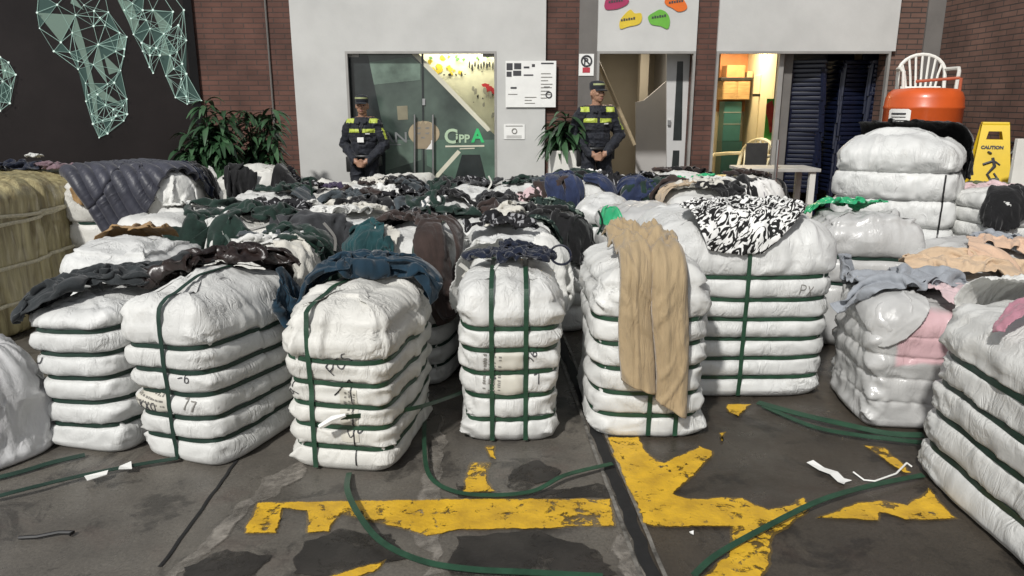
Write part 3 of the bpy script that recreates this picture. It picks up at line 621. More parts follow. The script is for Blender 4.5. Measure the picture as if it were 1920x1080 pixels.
# ---- right side wall, mural wall
rw = MB().box((XR, -6, 0), (XR + .25, YB + .25, TOP)).build('brick_side_wall', M['brick_right']); tag(rw, 'brown brick side wall running towards the camera on the right', 'wall')
mw = thing('mural_wall', 'dark brown wall painted with a glowing green network map on the left', 'wall')
m0 = Vector((-3.93, 9.66, 0)); mdir = Vector((-1, -1, 0)).normalized(); mn = Vector((1, -1, 0)).normalized()
m1 = m0 + mdir * 9.0; msplit = Pl(352, 100, m0, mn); msplit.z = 0
def wallquad(name, a, b, m, z0=0, z1=TOP):
    k = -mn * .2
    v = [a, b, b + k, a + k]; V = [(p.x, p.y, z0) for p in v] + [(p.x, p.y, z1) for p in v]
    return pyd(name, V, [(0, 1, 5, 4), (1, 2, 6, 5), (2, 3, 7, 6), (3, 0, 4, 7), (4, 5, 6, 7), (3, 2, 1, 0)], m, mw)
wallquad('painted_wall', msplit, m1, M['dark_wall']); wallquad('black_edge', m0, msplit, M['black_wall'])
Z1 = 3.177
A = [(220,75),(340,28),(450,90),(235,168),(362,252),(430,195),(320,305),(415,312),(465,365),(465,412),(555,385),(585,265),(510,495),(525,565),(512,603),(580,562),(640,500),(680,492),(718,420),(738,335),(740,292),(690,305),(755,220),(712,195),(645,72),(595,105),(560,65),(557,155),(500,30),(545,680),(553,738),(590,820),(640,795),(665,715),(690,690),(675,652),(628,625),(612,718),(735,628),(755,590),(757,680),(737,720),(230,-40),(420,-60),(620,-50),(625,150)]
B = [(795,205),(740,60),(720,-20),(790,20),(843,255),(893,285),(850,305),(893,330),(890,400),(912,435),(893,170),(870,120),(975,200),(930,285),(953,330),(910,60),(1020,160),(680,-60),(860,-60),(960,-40),(1030,70),(780,110),(850,60)]
Cc = [(1062,150),(1080,215),(1110,240),(1055,310),(1012,330),(1035,410),(988,452),(1080,470),(1075,520),(1045,580),(1110,575),(1115,620),(1125,605),(1200,600),(1085,380),(1110,440),(975,201),(930,286),(1095,60),(1020,-40)]
D = [(50,372),(93,445),(65,525),(58,615),(0,340),(15,485),(0,660),(30,420),(-60,400),(-50,600),(-90,500)]
def onm(x, y, d): return Pl(x / Z1, y / Z1, m0 + mn * d, mn)
lines = MB(); dots = MB(); tris = MB(); tris2 = MB()
rng = random.Random(3)
def seg(a, b, wpx, d):
    p = Vector((a[0], a[1])); q = Vector((b[0], b[1])); n = (q - p)
    if n.length < 1: return
    n = Vector((-n.y, n.x)).normalized() * wpx
    lines.poly([onm(*(p + n), d), onm(*(q + n), d), onm(*(q - n), d), onm(*(p - n), d)], tuple(mn * .001))
k_ = 0
for cl in (A, B, Cc, D):
    res = geometry.delaunay_2d_cdt([Vector(p) for p in cl], [], [], 0, 1e-4)
    es = set()
    for f in res[2]:
        for i in range(len(f)): es.add(tuple(sorted((f[i], f[(i + 1) % len(f)]))))
    for i, a in enumerate(cl):
        near = sorted(range(len(cl)), key=lambda j: (Vector(cl[j]) - Vector(a)).length)[1:9]
        for j in near:
            if rng.random() < .5: es.add(tuple(sorted((i, j))))
    for i, j in es:
        L = (Vector(cl[i]) - Vector(cl[j])).length
        if L < 190: k_ += 1; seg(cl[i], cl[j], rng.choice((.8, 1.0, 1.5)), .004 + .00001 * k_)
    for f in res[2]:
        pp = [Vector(cl[i]) for i in f]; per = sum((pp[i] - pp[i - 1]).length for i in range(3))
        if per < 420 and rng.random() < .3: k_ += 1; tris2.poly([onm(*p, .001 + .000002 * k_) for p in pp], tuple(mn * .0005))
    for a in cl:
        r = rng.choice((4, 5, 6.5)); k_ += 1
        dots.poly([onm(a[0] + r * math.cos(t), a[1] + r * math.sin(t), .012 + .00001 * k_) for t in np.linspace(0, 2 * math.pi, 10, endpoint=False)], tuple(mn * .001))
for q, tr in enumerate([[(220,75),(450,90),(362,252)],[(450,90),(425,190),(510,400),(590,820),(575,560),(500,250)],[(585,265),(555,385),(640,500)],[(615,320),(718,420),(650,445)],[(740,0),(795,205),(830,150),(790,20)],[(700,0),(740,0),(795,190)],[(900,40),(1025,160),(960,200)],[(975,200),(1015,330),(953,330)],[(1012,330),(1035,410),(988,452)],[(430,-30),(500,60),(420,20)],[(560,500),(735,628),(600,590)],[(843,255),(893,285),(893,330)],[(690,300),(740,292),(755,220),(720,210)],[(988,452),(1045,580),(1020,480)],[(0,350),(93,445),(20,470)],[(55,520),(93,445),(65,525)]]):
    tris.poly([onm(*p, .003 + .00005 * q) for p in tr], tuple(mn * .0006))
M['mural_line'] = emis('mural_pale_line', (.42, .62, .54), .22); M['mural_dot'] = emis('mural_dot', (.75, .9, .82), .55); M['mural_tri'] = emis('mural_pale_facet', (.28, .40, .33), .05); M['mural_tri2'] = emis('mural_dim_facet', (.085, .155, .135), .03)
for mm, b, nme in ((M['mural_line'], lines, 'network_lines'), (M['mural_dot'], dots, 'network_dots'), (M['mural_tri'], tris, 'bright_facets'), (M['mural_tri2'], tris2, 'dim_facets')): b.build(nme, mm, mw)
# ------------------------------------------------------------------ bales
BALES = []          # colliders for the draped clothes: (cx, cy, yaw, a, b, h)
def footprint(a, b, n, N):
    th = np.linspace(0, 2 * np.pi, 4001)[:-1]; c, s = np.cos(th), np.sin(th)
    x = a * np.sign(c) * np.abs(c) ** (2 / n); y = b * np.sign(s) * np.abs(s) ** (2 / n)
    d = np.hypot(np.diff(np.r_[x, x[0]]), np.diff(np.r_[y, y[0]])); L = np.r_[0, np.cumsum(d)]
    q = np.linspace(0, L[-1], N + 1)[:-1]
    X = np.interp(q, L, np.r_[x, x[0]]); Y = np.interp(q, L, np.r_[y, y[0]])
    tx = np.roll(X, -1) - np.roll(X, 1); ty = np.roll(Y, -1) - np.roll(Y, 1); l = np.hypot(tx, ty)
    return X, Y, ty / l, -tx / l, q
def ribbon(name, P, Nn, wd, m, parent, lift=.004, th=.0015):
    """flat band along P (n,3) whose face looks along Nn"""
    P = np.asarray(P); Nn = np.asarray(Nn); T = np.gradient(P, axis=0); S = np.cross(T, Nn); S /= np.linalg.norm(S, axis=1)[:, None] + 1e-9
    Nn = np.cross(S, T); Nn /= np.linalg.norm(Nn, axis=1)[:, None] + 1e-9
    a = P + Nn * (lift + th); V = np.concatenate([a + S * wd / 2, a - S * wd / 2, a - S * wd / 2 - Nn * th * 2, a + S * wd / 2 - Nn * th * 2]); n = len(P)
    F = []
    for k in range(4):
        A, B = k * n, ((k + 1) % 4) * n
        F += [(A + i, B + i, B + i + 1, A + i + 1) for i in range(n - 1)]
    F += [(0, n, 2 * n, 3 * n)[::-1], (n - 1, 2 * n - 1, 3 * n - 1, 4 * n - 1)]
    return pyd(name, V, F, m, parent)
def smooth1(a, k):
    if k < 2: return a
    p = np.pad(a, [(k, k)] + [(0, 0)] * (a.ndim - 1), mode='edge'); ker = np.hanning(2 * k + 1); ker /= ker.sum()
    return np.apply_along_axis(lambda v: np.convolve(v, ker, 'valid'), 0, p)
def bale(label, cx, cy, w, d, h, yaw=0, valleys=(), m=None, seed=1, N=150, n=5.0, rt=.13, dome=.03, pinch=.032, wr=1.0, straps='strap', vstraps=(), lean=(0, 0), flare=(1, 1), hw=.012, swd=.019,
         pleat=1.0, vgroove=0.0, name='strapped_bale', cat='bale', group=None, bump_top=1.0, rows=10, valley_tilt=0.0, bulge_pow=.33, coll=True, corner=1.0, vpleat=0.0, topfold=1.0):
    yaw = R(yaw); a, b = w / 2, d / 2
    t = thing(name, label, cat, (cx, cy, 0), yaw, group)     # origin at the middle of the front face's foot
    X, Y, nx, ny, per = footprint(a, b, n, N)
    val = sorted(valleys); zt = h - rt
    # rows: (inset, z, cap) ; cap 0..1 for the top disc
    Rw = [(0, 0.0, .0, 'b', .3), (0, 0.0, .0, 'b', .7), (0, 0, 0, 'b', .93)]
    for ph in (0, 30, 60, 90): Rw.append((.045 * (1 - math.sin(R(ph))), .045 * (1 - math.cos(R(ph))), 0, 's', 1))
    zs = set(); edges = [.045] + val + [zt]
    for i in range(len(edges) - 1):
        lo = edges[i] + (hw if i else 0); hi = edges[i + 1] - (hw if i + 1 < len(edges) - 1 else 0)
        for q in range(rows + 1):
            f = .5 - .5 * math.cos(math.pi * q / rows); zs.add(round(lo + (hi - lo) * f, 5))
    for v in val: zs.add(round(v, 5))
    for z in sorted(zs):
        if z > .046: Rw.append((0, z, 0, 's', 1))
    for ph in np.linspace(0, 90, 9)[1:]: Rw.append((rt * (1 - math.cos(R(ph))), zt + rt * math.sin(R(ph)), 0, 's', 1))
    for f in np.linspace(1, .03, 14)[1:]: Rw.append((rt, h, 1, 'c', f))
    P = np.zeros((len(Rw), N, 3)); valrow = {}
    def bulge(z):
        if not val: return 0.0
        lo = .0; segs = [(.0 - .05, val[0])] + list(zip(val, val[1:])) + [(val[-1], min(h + .02, val[-1] + (val[-1] - val[-2] if len(val) > 1 else .2) * 1.3))]
        for v in val:
            if abs(z - v) <= hw: return -pinch
        for (l, u) in segs:
            if l <= z <= u:
                s = (z - l - hw) / max(u - l - 2 * hw, 1e-4); s = min(max(s, 0), 1)
                if u > h: s = min(s, .5)
                if l < 0: s = max(s, .5)
                return -pinch * (1 - (4 * s * (1 - s)) ** bulge_pow)
        return 0.0
    def near(z): return max([math.exp(-(abs(z - v) / .035) ** 2) for v in val] + [0])
    for i, (ins, z, cap, kind, f) in enumerate(Rw):
        sc = flare[0] + (flare[1] - flare[0]) * min(1, z / h)
        if kind == 'b': x, y = (X - nx * .045) * f, (Y - ny * .045) * f
        elif kind == 'c': x, y = (X - nx * rt) * f, (Y - ny * rt) * f
        else: x, y = X - nx * ins, Y - ny * ins
        zz = np.full(N, z)
        if kind == 'c': zz = h + dome * (1 - f * f) * np.ones(N)
        off = np.zeros(N); cornerness = np.clip(1.0 - np.abs(np.abs(X) / a - np.abs(Y) / b) * 2.2, 0, 1)
        if kind == 's':
            ns = near(z) if val else 0.4
            lump = fbm(X * 4.5 + seed, Y * 4.5, z * 5, seed) * .013 + vn(X * 2.2, Y * 2.2 + seed, z * 2.5, seed + 3) * .012
            pl = vn(per * 24 + vn(per * 5, z * 6, seed, seed), z * 5, seed, seed + 8) * (.2 + .8 * ns) * .006 + ridge(per * 9 + 2 * vn(per * 6, z * 8, seed, seed), z * 6, seed, seed + 4, 2) * .006
            cp = cornerness * ridge(per * 9 + z * 14, z * 7 - per * 4, seed, seed + 6, 2) * .012 * corner
            off = bulge(z) * (1 + .25 * vn(per * 3, z * 2, seed, seed + 12)) + (lump * (1 - .6 * ns) + pl * pleat * (.25 + .75 * ns) + cp * (1 - .5 * ns)) * wr
            if val and z > val[-1] - .02:      # slack cloth gathers into long folds above the last strap
                tw = min(1, (z - val[-1] + .02) / .06); q_ = per * 10 + .9 * vn(per * 5, z * 5, seed, seed + 50)
                off = off + topfold * tw * (np.maximum(ridge(q_, z * 1.6, seed, seed + 51, 3), 0) * .011 - .003)
            if val and z < val[0] + .02:
                off = off + topfold * min(1, z / .05) * np.maximum(ridge(per * 11 + z * 6 * np.sign(X), z * 5, seed, seed + 53, 2), 0) * cornerness * .018
            if vpleat: off = off + vpleat * ridge(per * 11 + .8 * vn(per * 4, z * 2.2, seed, seed), z * .7, seed, seed + 40, 3)
            if z < .05: off = off * (z / .05)
            if vgroove:
                for vx in vstraps: off = off - np.where(Y < 0, 1, .6) * vgroove * np.exp(-((X - vx) / .022) ** 2)
            zz = zz + (.010 * vn(per * 1.6, z * 2, seed, seed + 21) + .004 * vn(per * 7, z * 5, seed, seed + 22)) * min(1, z / .15) + valley_tilt * X * min(1, z / .1)
        x = x * sc + nx * off; y = y * sc + ny * off
        if z >= zt:
            k = 1.0 if kind == 'c' else math.sin(math.acos(max(0, min(1, 1 - ins / rt))))
            zz = zz + k * bump_top * (ridge(x * 5 + 1.2 * vn(x * 4, y * 4, seed, seed), y * 5, seed, seed + 14, 3) * .014 + vn(x * 3.3, y * 3.3, seed, seed + 15) * .02)
            if vgroove:
                for vx in vstraps: zz = zz - k * vgroove * np.exp(-((x - vx) / .022) ** 2)
        x = x + lean[0] * zz / h; y = y + lean[1] * zz / h
        P[i, :, 0] = x; P[i, :, 1] = y + b; P[i, :, 2] = np.maximum(zz, 0.0)
        if kind == 's':
            for v in val:
                if abs(z - v) < 1e-4: valrow[v] = i
    nr = len(Rw); V = P.reshape(-1, 3); idx = np.arange(nr * N).reshape(nr, N); j2 = np.roll(np.arange(N), -1)
    F = np.stack([idx[:-1], idx[:-1][:, j2], idx[1:][:, j2], idx[1:]], -1).reshape(-1, 4).tolist()
    V = np.vstack([V, P[0].mean(0), P[-1].mean(0)]); c0, c1 = nr * N, nr * N + 1
    F += [(c0, int(idx[0, j2[k]]), int(idx[0, k])) for k in range(N)] + [(c1, int(idx[-1, k]), int(idx[-1, j2[k]])) for k in range(N)]
    body = pyd('sack', V, F, m or M['bale'], t, True)
    bvh = BVHTree.FromPolygons([Vector(v) for v in V], F)
    sm = M[straps] if straps else None
    if straps:
        for v in val:
            if v not in valrow: continue
            pr = P[valrow[v]].copy(); k = 5
            for c in range(3): pr[:, c] = sum(np.roll(pr[:, c], s) for s in range(-k, k + 1)) / (2 * k + 1)
            nn = np.stack([nx, ny, np.zeros(N)], 1); pr = pr + nn * .008
            ribbon('strap', np.vstack([pr, pr[:1]]), np.vstack([nn, nn[:1]]), swd, sm, t, .003)
    for vx in vstraps:
        pts = []
        for z in np.linspace(.012, h - .02, 60):
            q = bvh.ray_cast(Vector((vx, -2, z)), Vector((0, 1, 0)))
            if q[0]: pts.append(q[0])
        yy0 = pts[-1].y
        for y in np.linspace(yy0 + .012, d - .03, 40):
            q = bvh.ray_cast(Vector((vx, y, 3)), Vector((0, 0, -1)))
            if q[0]: pts.append(q[0])
        q = np.array(pts); side = 60 if len(q) > 90 else len(q) // 2
        # taut: pull the band out over the bulges
        f = q[:side, 1].copy(); g = np.array([f[max(0, i - 5):i + 6].min() for i in range(side)]); q[:side, 1] = np.minimum(smooth1(g[:, None], 4)[:, 0] + .002, f - .0005)
        f = q[side:, 2].copy(); g = np.array([f[max(0, i - 3):i + 4].max() for i in range(len(f))]); q[side:, 2] = smooth1(g[:, None], 3)[:, 0]
        q = smooth1(q, 2); T = np.gradient(q, axis=0); nn = np.cross(np.tile([1., 0, 0], (len(q), 1)), T)
        if nn[5, 1] > 0: nn = -nn
        ribbon('vertical_strap', q, nn, swd * 1.15, sm or M['strap'], t, .004)
    if coll: BALES.append((cx, cy, yaw, a * max(1, flare[1]) + .004, b + .004, h + dome * .8 + .018, lean))
    t['bvh'] = 0; del t['bvh']
    return t, bvh, body
STROKES = {
 'P': [[(0, 0), (0, 1), (.45, .97), (.55, .75), (.4, .52), (0, .5)]], 'C': [[(.6, .85), (.35, 1), (.08, .8), (0, .45), (.15, .1), (.4, 0), (.6, .15)]],
 'S': [[(.55, .88), (.3, 1), (.05, .85), (.1, .6), (.45, .42), (.55, .2), (.3, 0), (0, .12)]], '1': [[(.05, .8), (.25, 1), (.25, 0)]],
 '0': [[(.3, 1), (.05, .75), (.03, .3), (.28, 0), (.52, .25), (.52, .75), (.3, 1)]], '8': [[(.3, .52), (.05, .75), (.28, 1), (.52, .78), (.3, .52), (.02, .25), (.28, 0), (.55, .25), (.3, .52)]],
 '9': [[(.5, .65), (.25, .5), (.03, .72), (.25, 1), (.5, .8), (.48, .3), (.3, 0)]], '6': [[(.5, .95), (.2, .75), (.03, .3), (.25, 0), (.5, .2), (.35, .48), (.06, .35)]],
 '7': [[(0, .95), (.5, 1), (.2, 0)]], 'K': [[(0, 0), (0, 1)], [(.5, 1), (.03, .45), (.5, 0)]], 'X': [[(0, 0), (.5, 1)], [(0, 1), (.5, 0)]], 'O': [[(.3, 1), (.03, .75), (.03, .25), (.3, 0), (.57, .25), (.57, .75), (.3, 1)]],
 'b': [[(0, 1), (0, 0), (.35, .02), (.45, .3), (.3, .5), (0, .42)]], 'D': [[(0, 0), (0, 1), (.35, .9), (.5, .5), (.35, .1), (0, 0)]], 'L': [[(0, 1), (0, 0), (.5, 0)]], '-': [[(0, .45), (.5, .5)]], 'q': [[(.45, .6), (.2, .7), (.02, .4), (.2, .15), (.45, .4), (.45, .7), (.42, -.3)]],
 'H': [[(0, 0), (0, 1)], [(0, .5), (.5, .5)], [(.5, 0), (.5, 1)]], 'E': [[(.5, 1), (0, 1), (0, 0), (.5, 0)], [(0, .5), (.4, .5)]], 'B': [[(0, 0), (0, 1), (.4, .9), (.4, .6), (0, .5), (.5, .4), (.5, .1), (0, 0)]]}
def on_face(bv, x, z, lift, face='front'):
    if face == 'front': q = bv.ray_cast(Vector((x, -2, z)), Vector((0, 1, 0)))
    elif face == 'right': q = bv.ray_cast(Vector((3, x, z)), Vector((-1, 0, 0)))
    else: q = bv.ray_cast(Vector((x, z, 3)), Vector((0, 0, -1)))
    return (q[0] + q[1] * lift, q[1]) if q[0] else (None, None)
def scribble(t, bv, s, x, z, size, rot=0, wd=.0042, m=None, face='front', name='handwriting', lift=.004, gap=.75):
    """letters drawn as strokes that lie on the sack"""
    V = []; F = []; ca, sa = math.cos(R(rot)), math.sin(R(rot)); cur = 0
    for ch in s:
        for st in STROKES.get(ch, []):
            pts = []
            for (p, q) in zip(st, st[1:]):
                L = math.hypot(q[0] - p[0], q[1] - p[1]) * size; k = max(2, int(L / .005))
                pts += [(p[0] + (q[0] - p[0]) * i / k, p[1] + (q[1] - p[1]) * i / k) for i in range(k)]
            pts.append(st[-1]); A = []
            for (u, v) in pts:
                lx = (u + cur) * size; lz = v * size
                A.append((x + lx * ca - lz * sa, z + lx * sa + lz * ca))
            A = np.array(A)
            if len(A) > 5: A = smooth1(A, 2)
            T = np.gradient(A, axis=0); T /= np.linalg.norm(T, axis=1)[:, None] + 1e-9
            prev = None
            for (px_, pz_), (tx, tz) in zip(A, T):
                a, _ = on_face(bv, px_ - tz * wd / 2, pz_ + tx * wd / 2, lift, face); b, _ = on_face(bv, px_ + tz * wd / 2, pz_ - tx * wd / 2, lift, face)
                if a is None or b is None: prev = None; continue
                V += [a, b]; i = len(V)
                if prev: F.append((i - 4, i - 3, i - 1, i - 2))
                prev = True
        cur += gap
    if F: return pyd(name, V, F, m or M['ink'], t)
def patch(t, bv, x0, x1, z0, z1, m, name='paper_label', lift=.003, face='front', rot=0, nx_=14, nz_=14):
    V = []; cx, cz = (x0 + x1) / 2, (z0 + z1) / 2; ca, sa = math.cos(R(rot)), math.sin(R(rot))
    for j in range(nz_):
        for i in range(nx_):
            u = x0 + (x1 - x0) * i / (nx_ - 1) - cx; v = z0 + (z1 - z0) * j / (nz_ - 1) - cz
            p, _ = on_face(bv, cx + u * ca - v * sa, cz + u * sa + v * ca, lift, face)
            V.append(p if p else Vector((cx, 0, cz)))
    return pyd(name, V, [(j * nx_ + i, j * nx_ + i + 1, (j + 1) * nx_ + i + 1, (j + 1) * nx_ + i) for j in range(nz_ - 1) for i in range(nx_ - 1)], m, t, True)
def fine_print(t, bv, x, z, wd, n, pitch, size, rot, seed, m=None, face='front'):
    """rows of small illegible print"""
    r = random.Random(seed); ca, sa = math.cos(R(rot)), math.sin(R(rot))
    V = []; F = []
    for k in range(n):
        u = 0
        while u < wd:
            L = r.uniform(.25, .7) * size
            if r.random() < .85:
                ps = []
                for (du, dv) in ((0, 0), (L, 0), (L, size * r.uniform(.6, 1)), (0, size * .8)):
                    lx, lz = u + du, -k * pitch + dv; p, _ = on_face(bv, x + lx * ca - lz * sa, z + lx * sa + lz * ca, .0058, face); ps.append(p)
                if all(p is not None for p in ps): i = len(V); V += ps; F.append((i, i + 1, i + 2, i + 3))
            u += L + size * r.choice((.2, .25, .6))
    if F: return pyd('printed_lines', V, F, m or M['ink_pale'], t)

M['bale'] = bale_mat('white_woven_sack', (.635, .637, .615), .52, .55)
M['bale_b'] = bale_mat('cool_white_sack', (.64, .645, .63), .50, .5)
M['bale_c'] = bale_mat('cream_white_sack', (.64, .632, .59), .52, .55)
M['bale_grey'] = bale_mat('grey_plastic_wrap', (.52, .52, .51), .3, .3, coat=.3, wr=.5)
M['bale_pink'] = bale_mat('clear_wrap_over_white_and_pink', (.50, .50, .49), .24, .3, coat=.5, pink=[(0, -.18, .5), (2, .34, .60)], wr=.5)
M['bale_olive'] = mat('olive_translucent_wrap', (.52, .46, .25), .28, .5, 5, .3, 20, coat=.6, stretch=(5, 5, .35), col2=(.20, .155, .075), detail=6, bdist=.02)
front = 'front row of strapped white bales'
V6 = lambda lo, hi, k: [lo + (hi - lo) * i / (k - 1) for i in range(k)]
# front row, left to right
bpcs, vpcs, _ = bale('narrow white bale with PCS written on it, leftmost of the front row', -2.03, 3.18, .51, .62, .70, -14, [.135, .255, .375, .49, .60], M['bale_b'], 11, 190, n=4.2, rt=.10, pinch=.036, straps='strap_dark', flare=(.95, 1.03), valley_tilt=.06, group=front)
scribble(bpcs, vpcs, 'PCS', -.155, .385, .052, 78, .006); scribble(bpcs, vpcs, '108', -.175, .265, .05, 80, .006)
bkxo, vkxo, _ = bale('white bale with a KXO label and green straps, leaning beside the narrow PCS bale', -1.52, 3.07, .53, .80, .76, -20, [.12, .225, .33, .435, .545], M['bale'], 12, 200, n=5, rt=.15, pinch=.034, straps='strap_dark', vstraps=(-.02,), lean=(-.07, .0), vgroove=.012, valley_tilt=.03, dome=.05, flare=(.96, 1.0), group=front)
patch(bkxo, vkxo, -.225, -.035, .245, .345, M['label'], rot=-6); fine_print(bkxo, vkxo, -.215, .325, .16, 3, .022, .010, -6, 3)
scribble(bkxo, vkxo, 'KXO', -.19, .245, .042, -4, .007, name='printed_letters'); scribble(bkxo, vkxo, '-b', .05, .40, .045, 4, .004); scribble(bkxo, vkxo, '77', .055, .275, .05, -10, .005, M['ink_pale'])
btj, vtj, _ = bale('white bale with a puckered top under the teal jeans', -.77, 2.99, .52, .78, .76, -9, [.115, .215, .315, .42, .525], M['bale_c'], 13, 200, n=4.8, rt=.17, pinch=.03, vstraps=(-.11,), vgroove=.010, flare=(.97, 1.03), bump_top=1.3, wr=1.15, topfold=1.9, group=front)
patch(btj, vtj, .02, .10, .155, .40, M['label'], rot=1, nz_=24); scribble(btj, vtj, 'PCS', .00, .455, .055, 38, .005); scribble(btj, vtj, 'DL', .065, .175, .055, 30, .005); scribble(btj, vtj, 'q-', -.19, .345, .05, 70, .005)
fine_print(btj, vtj, .035, .26, .13, 3, .02, .012, 82, 5); scribble(btj, vtj, '1', -.015, .04, .40, 2, .006, M['black'], name='black_cord')
bcen, vcen, _ = bale('upright white bale with two vertical green straps in the middle of the front row', -.01, 3.27, .505, .66, .80, 0, [.125, .245, .365, .48, .585], M['bale'], 14, 200, n=4.6, rt=.15, pinch=.026, vstraps=(-.085, .075), vgroove=.014, flare=(.92, 1.04), dome=.04, wr=1.1, corner=1.6, group=front)
patch(bcen, vcen, -.075, .06, .255, .475, M['label'], nz_=24); fine_print(bcen, vcen, -.045, .27, .18, 4, -.024, .015, 88, 8); scribble(bcen, vcen, '96-', .105, .41, .045, 62, .005); scribble(bcen, vcen, '7', .125, .30, .05, 15, .005); fine_print(bcen, vcen, -.062, .33, .10, 1, .02, .022, 95, 18, M['ink'])
bkh, vkh, _ = bale('white bale with its skirt spread at the foot under the hanging khaki trousers', 0.665, 3.33, .585, .86, .84, -1, [.125, .24, .36, .48, .60], M['bale'], 15, 200, n=4.4, rt=.15, pinch=.03, vstraps=(.0, .13), vgroove=.010, flare=(1.0, 1.0), dome=.05, wr=1.15, corner=1.5, group=front)
bbig, vbig, _ = bale('very wide tall white bale with a single vertical green strap under the zebra cloth', 1.275, 3.84, 1.0, .95, .965, 0, [.115, .225, .335, .45, .565, .69], M['bale_b'], 16, 260, n=5, rt=.17, pinch=.03, vstraps=(-.02,), vgroove=.012, flare=(.97, 1.02), dome=.05, group=front)
scribble(bbig, vbig, 'PX', .26, .60, .055, -10, .004, M['ink_pale'])
bpk, vpk, _ = bale('bale in clear plastic with pink cloth showing through one corner', 2.07, 3.42, .62, .60, .62, -5, [.14, .265, .385, .49], M['bale_pink'], 17, 190, n=6.5, rt=.12, pinch=.012, wr=1.3, straps=None, dome=.03, bump_top=1.5, corner=1.6, bulge_pow=.8, hw=.004, name='wrapped_bale', group=front)
brt, vrt, _ = bale('long white bale with slanting green straps cut off by the right edge of the picture', 1.80, 2.48, 1.25, .75, .79, -89, [.155, .30, .435, .565], M['bale'], 18, 240, n=5.2, rt=.16, pinch=.036, straps='strap_dark', wr=1.25, dome=.05, swd=.026, corner=1.5, group=front)
# second row
row2 = 'second row of bales'
bale('white bale under the charcoal jeans behind the narrow PCS bale', -2.24, 3.92, .62, .62, .80, -8, [.2, .33, .46, .60], M['bale_b'], 21, 110, rt=.14, straps='strap_dark', group=row2)
bale('white bale behind the KXO bale with the brown trousers across it', -1.48, 4.02, .62, .62, .74, -5, [.2, .33, .46, .58], M['bale_c'], 22, 110, rt=.14, straps='strap_dark', bump_top=1.6, group=row2)
bale('white bale with dark rings showing past the right side of the teal jeans', -.66, 4.05, .55, .75, .84, -12, [.12, .24, .36, .48, .60], M['bale'], 23, 150, rt=.14, straps='strap_dark', vstraps=(.12,), group=row2)
bale('white bale with a crumpled top right behind the middle bale', .02, 4.12, .58, .70, .80, 4, [.12, .24, .36, .48, .60], M['bale_b'], 24, 120, rt=.13, straps='strap_dark', bump_top=1.6, group=row2)
# back rows: the pool of bales under the clothes
backg = 'bales in the back rows'
rng = random.Random(12); desc = {0: 'third', 1: 'fourth', 2: 'fifth', 3: 'rearmost'}
for r_, (Y, xs) in enumerate(((4.98, (-2.45, -1.78, -1.1, -.42, .22)), (5.85, (-2.0, -1.3, -.62, .06)), (6.72, (-1.9, -1.18, -.5, .14)), (7.62, (-2.0, -1.25, -.5, .25, .95, 1.7, 2.5)))):
    for k, x in enumerate(xs):
        x += rng.uniform(-.05, .05); y = Y + rng.uniform(-.08, .08); hh = rng.uniform(.72, .82)
        under = ['under dark clothes', 'under pale rags', 'beneath scattered garments', 'below loose straps', 'with a bare top edge', 'near the right doorways', 'by the storage doorway'][k]
        bale('white bale of the %s row %s' % (desc[r_], under), x, y, .66, .80, hh, rng.uniform(-10, 10), [.18, .34, .5, hh - .15], M[rng.choice(('bale', 'bale_b', 'bale_c'))], 40 + r_ * 9 + k, 72, n=6.5, rt=.09, dome=.015, rows=5, straps='strap_dark', bump_top=1.7, group=backg)
bale('white bale behind the khaki trouser bale with green plastic at its left corner', 1.0, 5.0, .66, .62, .86, 6, [.3, .5, .68], M['bale_grey'], 71, 96, rt=.12, straps='strap_dark', group=backg)
bale('small white bale left of the green plastic sheet', .72, 5.75, .42, .6, .82, -6, [.3, .5, .66], M['bale_b'], 72, 80, rt=.1, straps='strap_dark', group=backg)
bale('white bale in front of the right guard with jeans on it', .62, 6.75, .62, .6, .84, 4, [.3, .5, .68], M['bale'], 73, 80, rt=.1, straps='strap_dark', group=backg)
bale('white bale far back below the brown trousers', 1.6, 5.85, .75, .7, .86, -4, [.3, .5, .68], M['bale'], 74, 80, rt=.12, straps='strap_dark', group=backg)
bale('white bale far back before the white table', 2.15, 6.7, .7, .7, .84, 8, [.3, .5, .68], M['bale_b'], 75, 80, rt=.12, straps='strap_dark', group=backg)
bale('white bale far back below the black cloths and the stairs', 1.35, 6.75, .7, .7, .84, -8, [.3, .5, .68], M['bale_c'], 76, 80, rt=.12, straps='strap_dark', group=backg)
bale('greyish bale with a green sheet on top between the wide bale and the tall bale', 2.36, 4.72, .66, .55, .86, -8, [.42, .60], M['bale_grey'], 77, 120, rt=.14, pinch=.045, straps='strap_dark', bump_top=1.4, vstraps=(), group=backg)
btall, vtall, _ = bale('tallest white bale with a thin black cord, standing before the orange tank', 2.79, 5.48, .86, .66, 1.35, -33, [.30, .50, .70, .90, 1.10], M['bale_b'], 78, 200, n=4.6, rt=.17, pinch=.05, wr=1.2, straps=None, hw=.004, pleat=2.4, vpleat=.006, bulge_pow=.5, dome=.07, name='tall_bale')
def cord(t, bv, pts, m, wd=.012, name='cord'):
    V = [on_face(bv, x, z, .004, f) for (x, z, f) in pts]; V = [v for v in V if v[0] is not None]
    q = smooth1(np.array([v[0] for v in V]), 1); ribbon(name, q, np.array([v[1] for v in V]), wd, m, t, .003)
cord(btall, vtall, [(.34, z, 'front') for z in np.linspace(.55, 1.09, 40)], M['black'])
cord(btall, vtall, [(y, 1.10 + .03 * math.sin(y * 5), 'right') for y in np.linspace(.06, .60, 30)], M['black'])
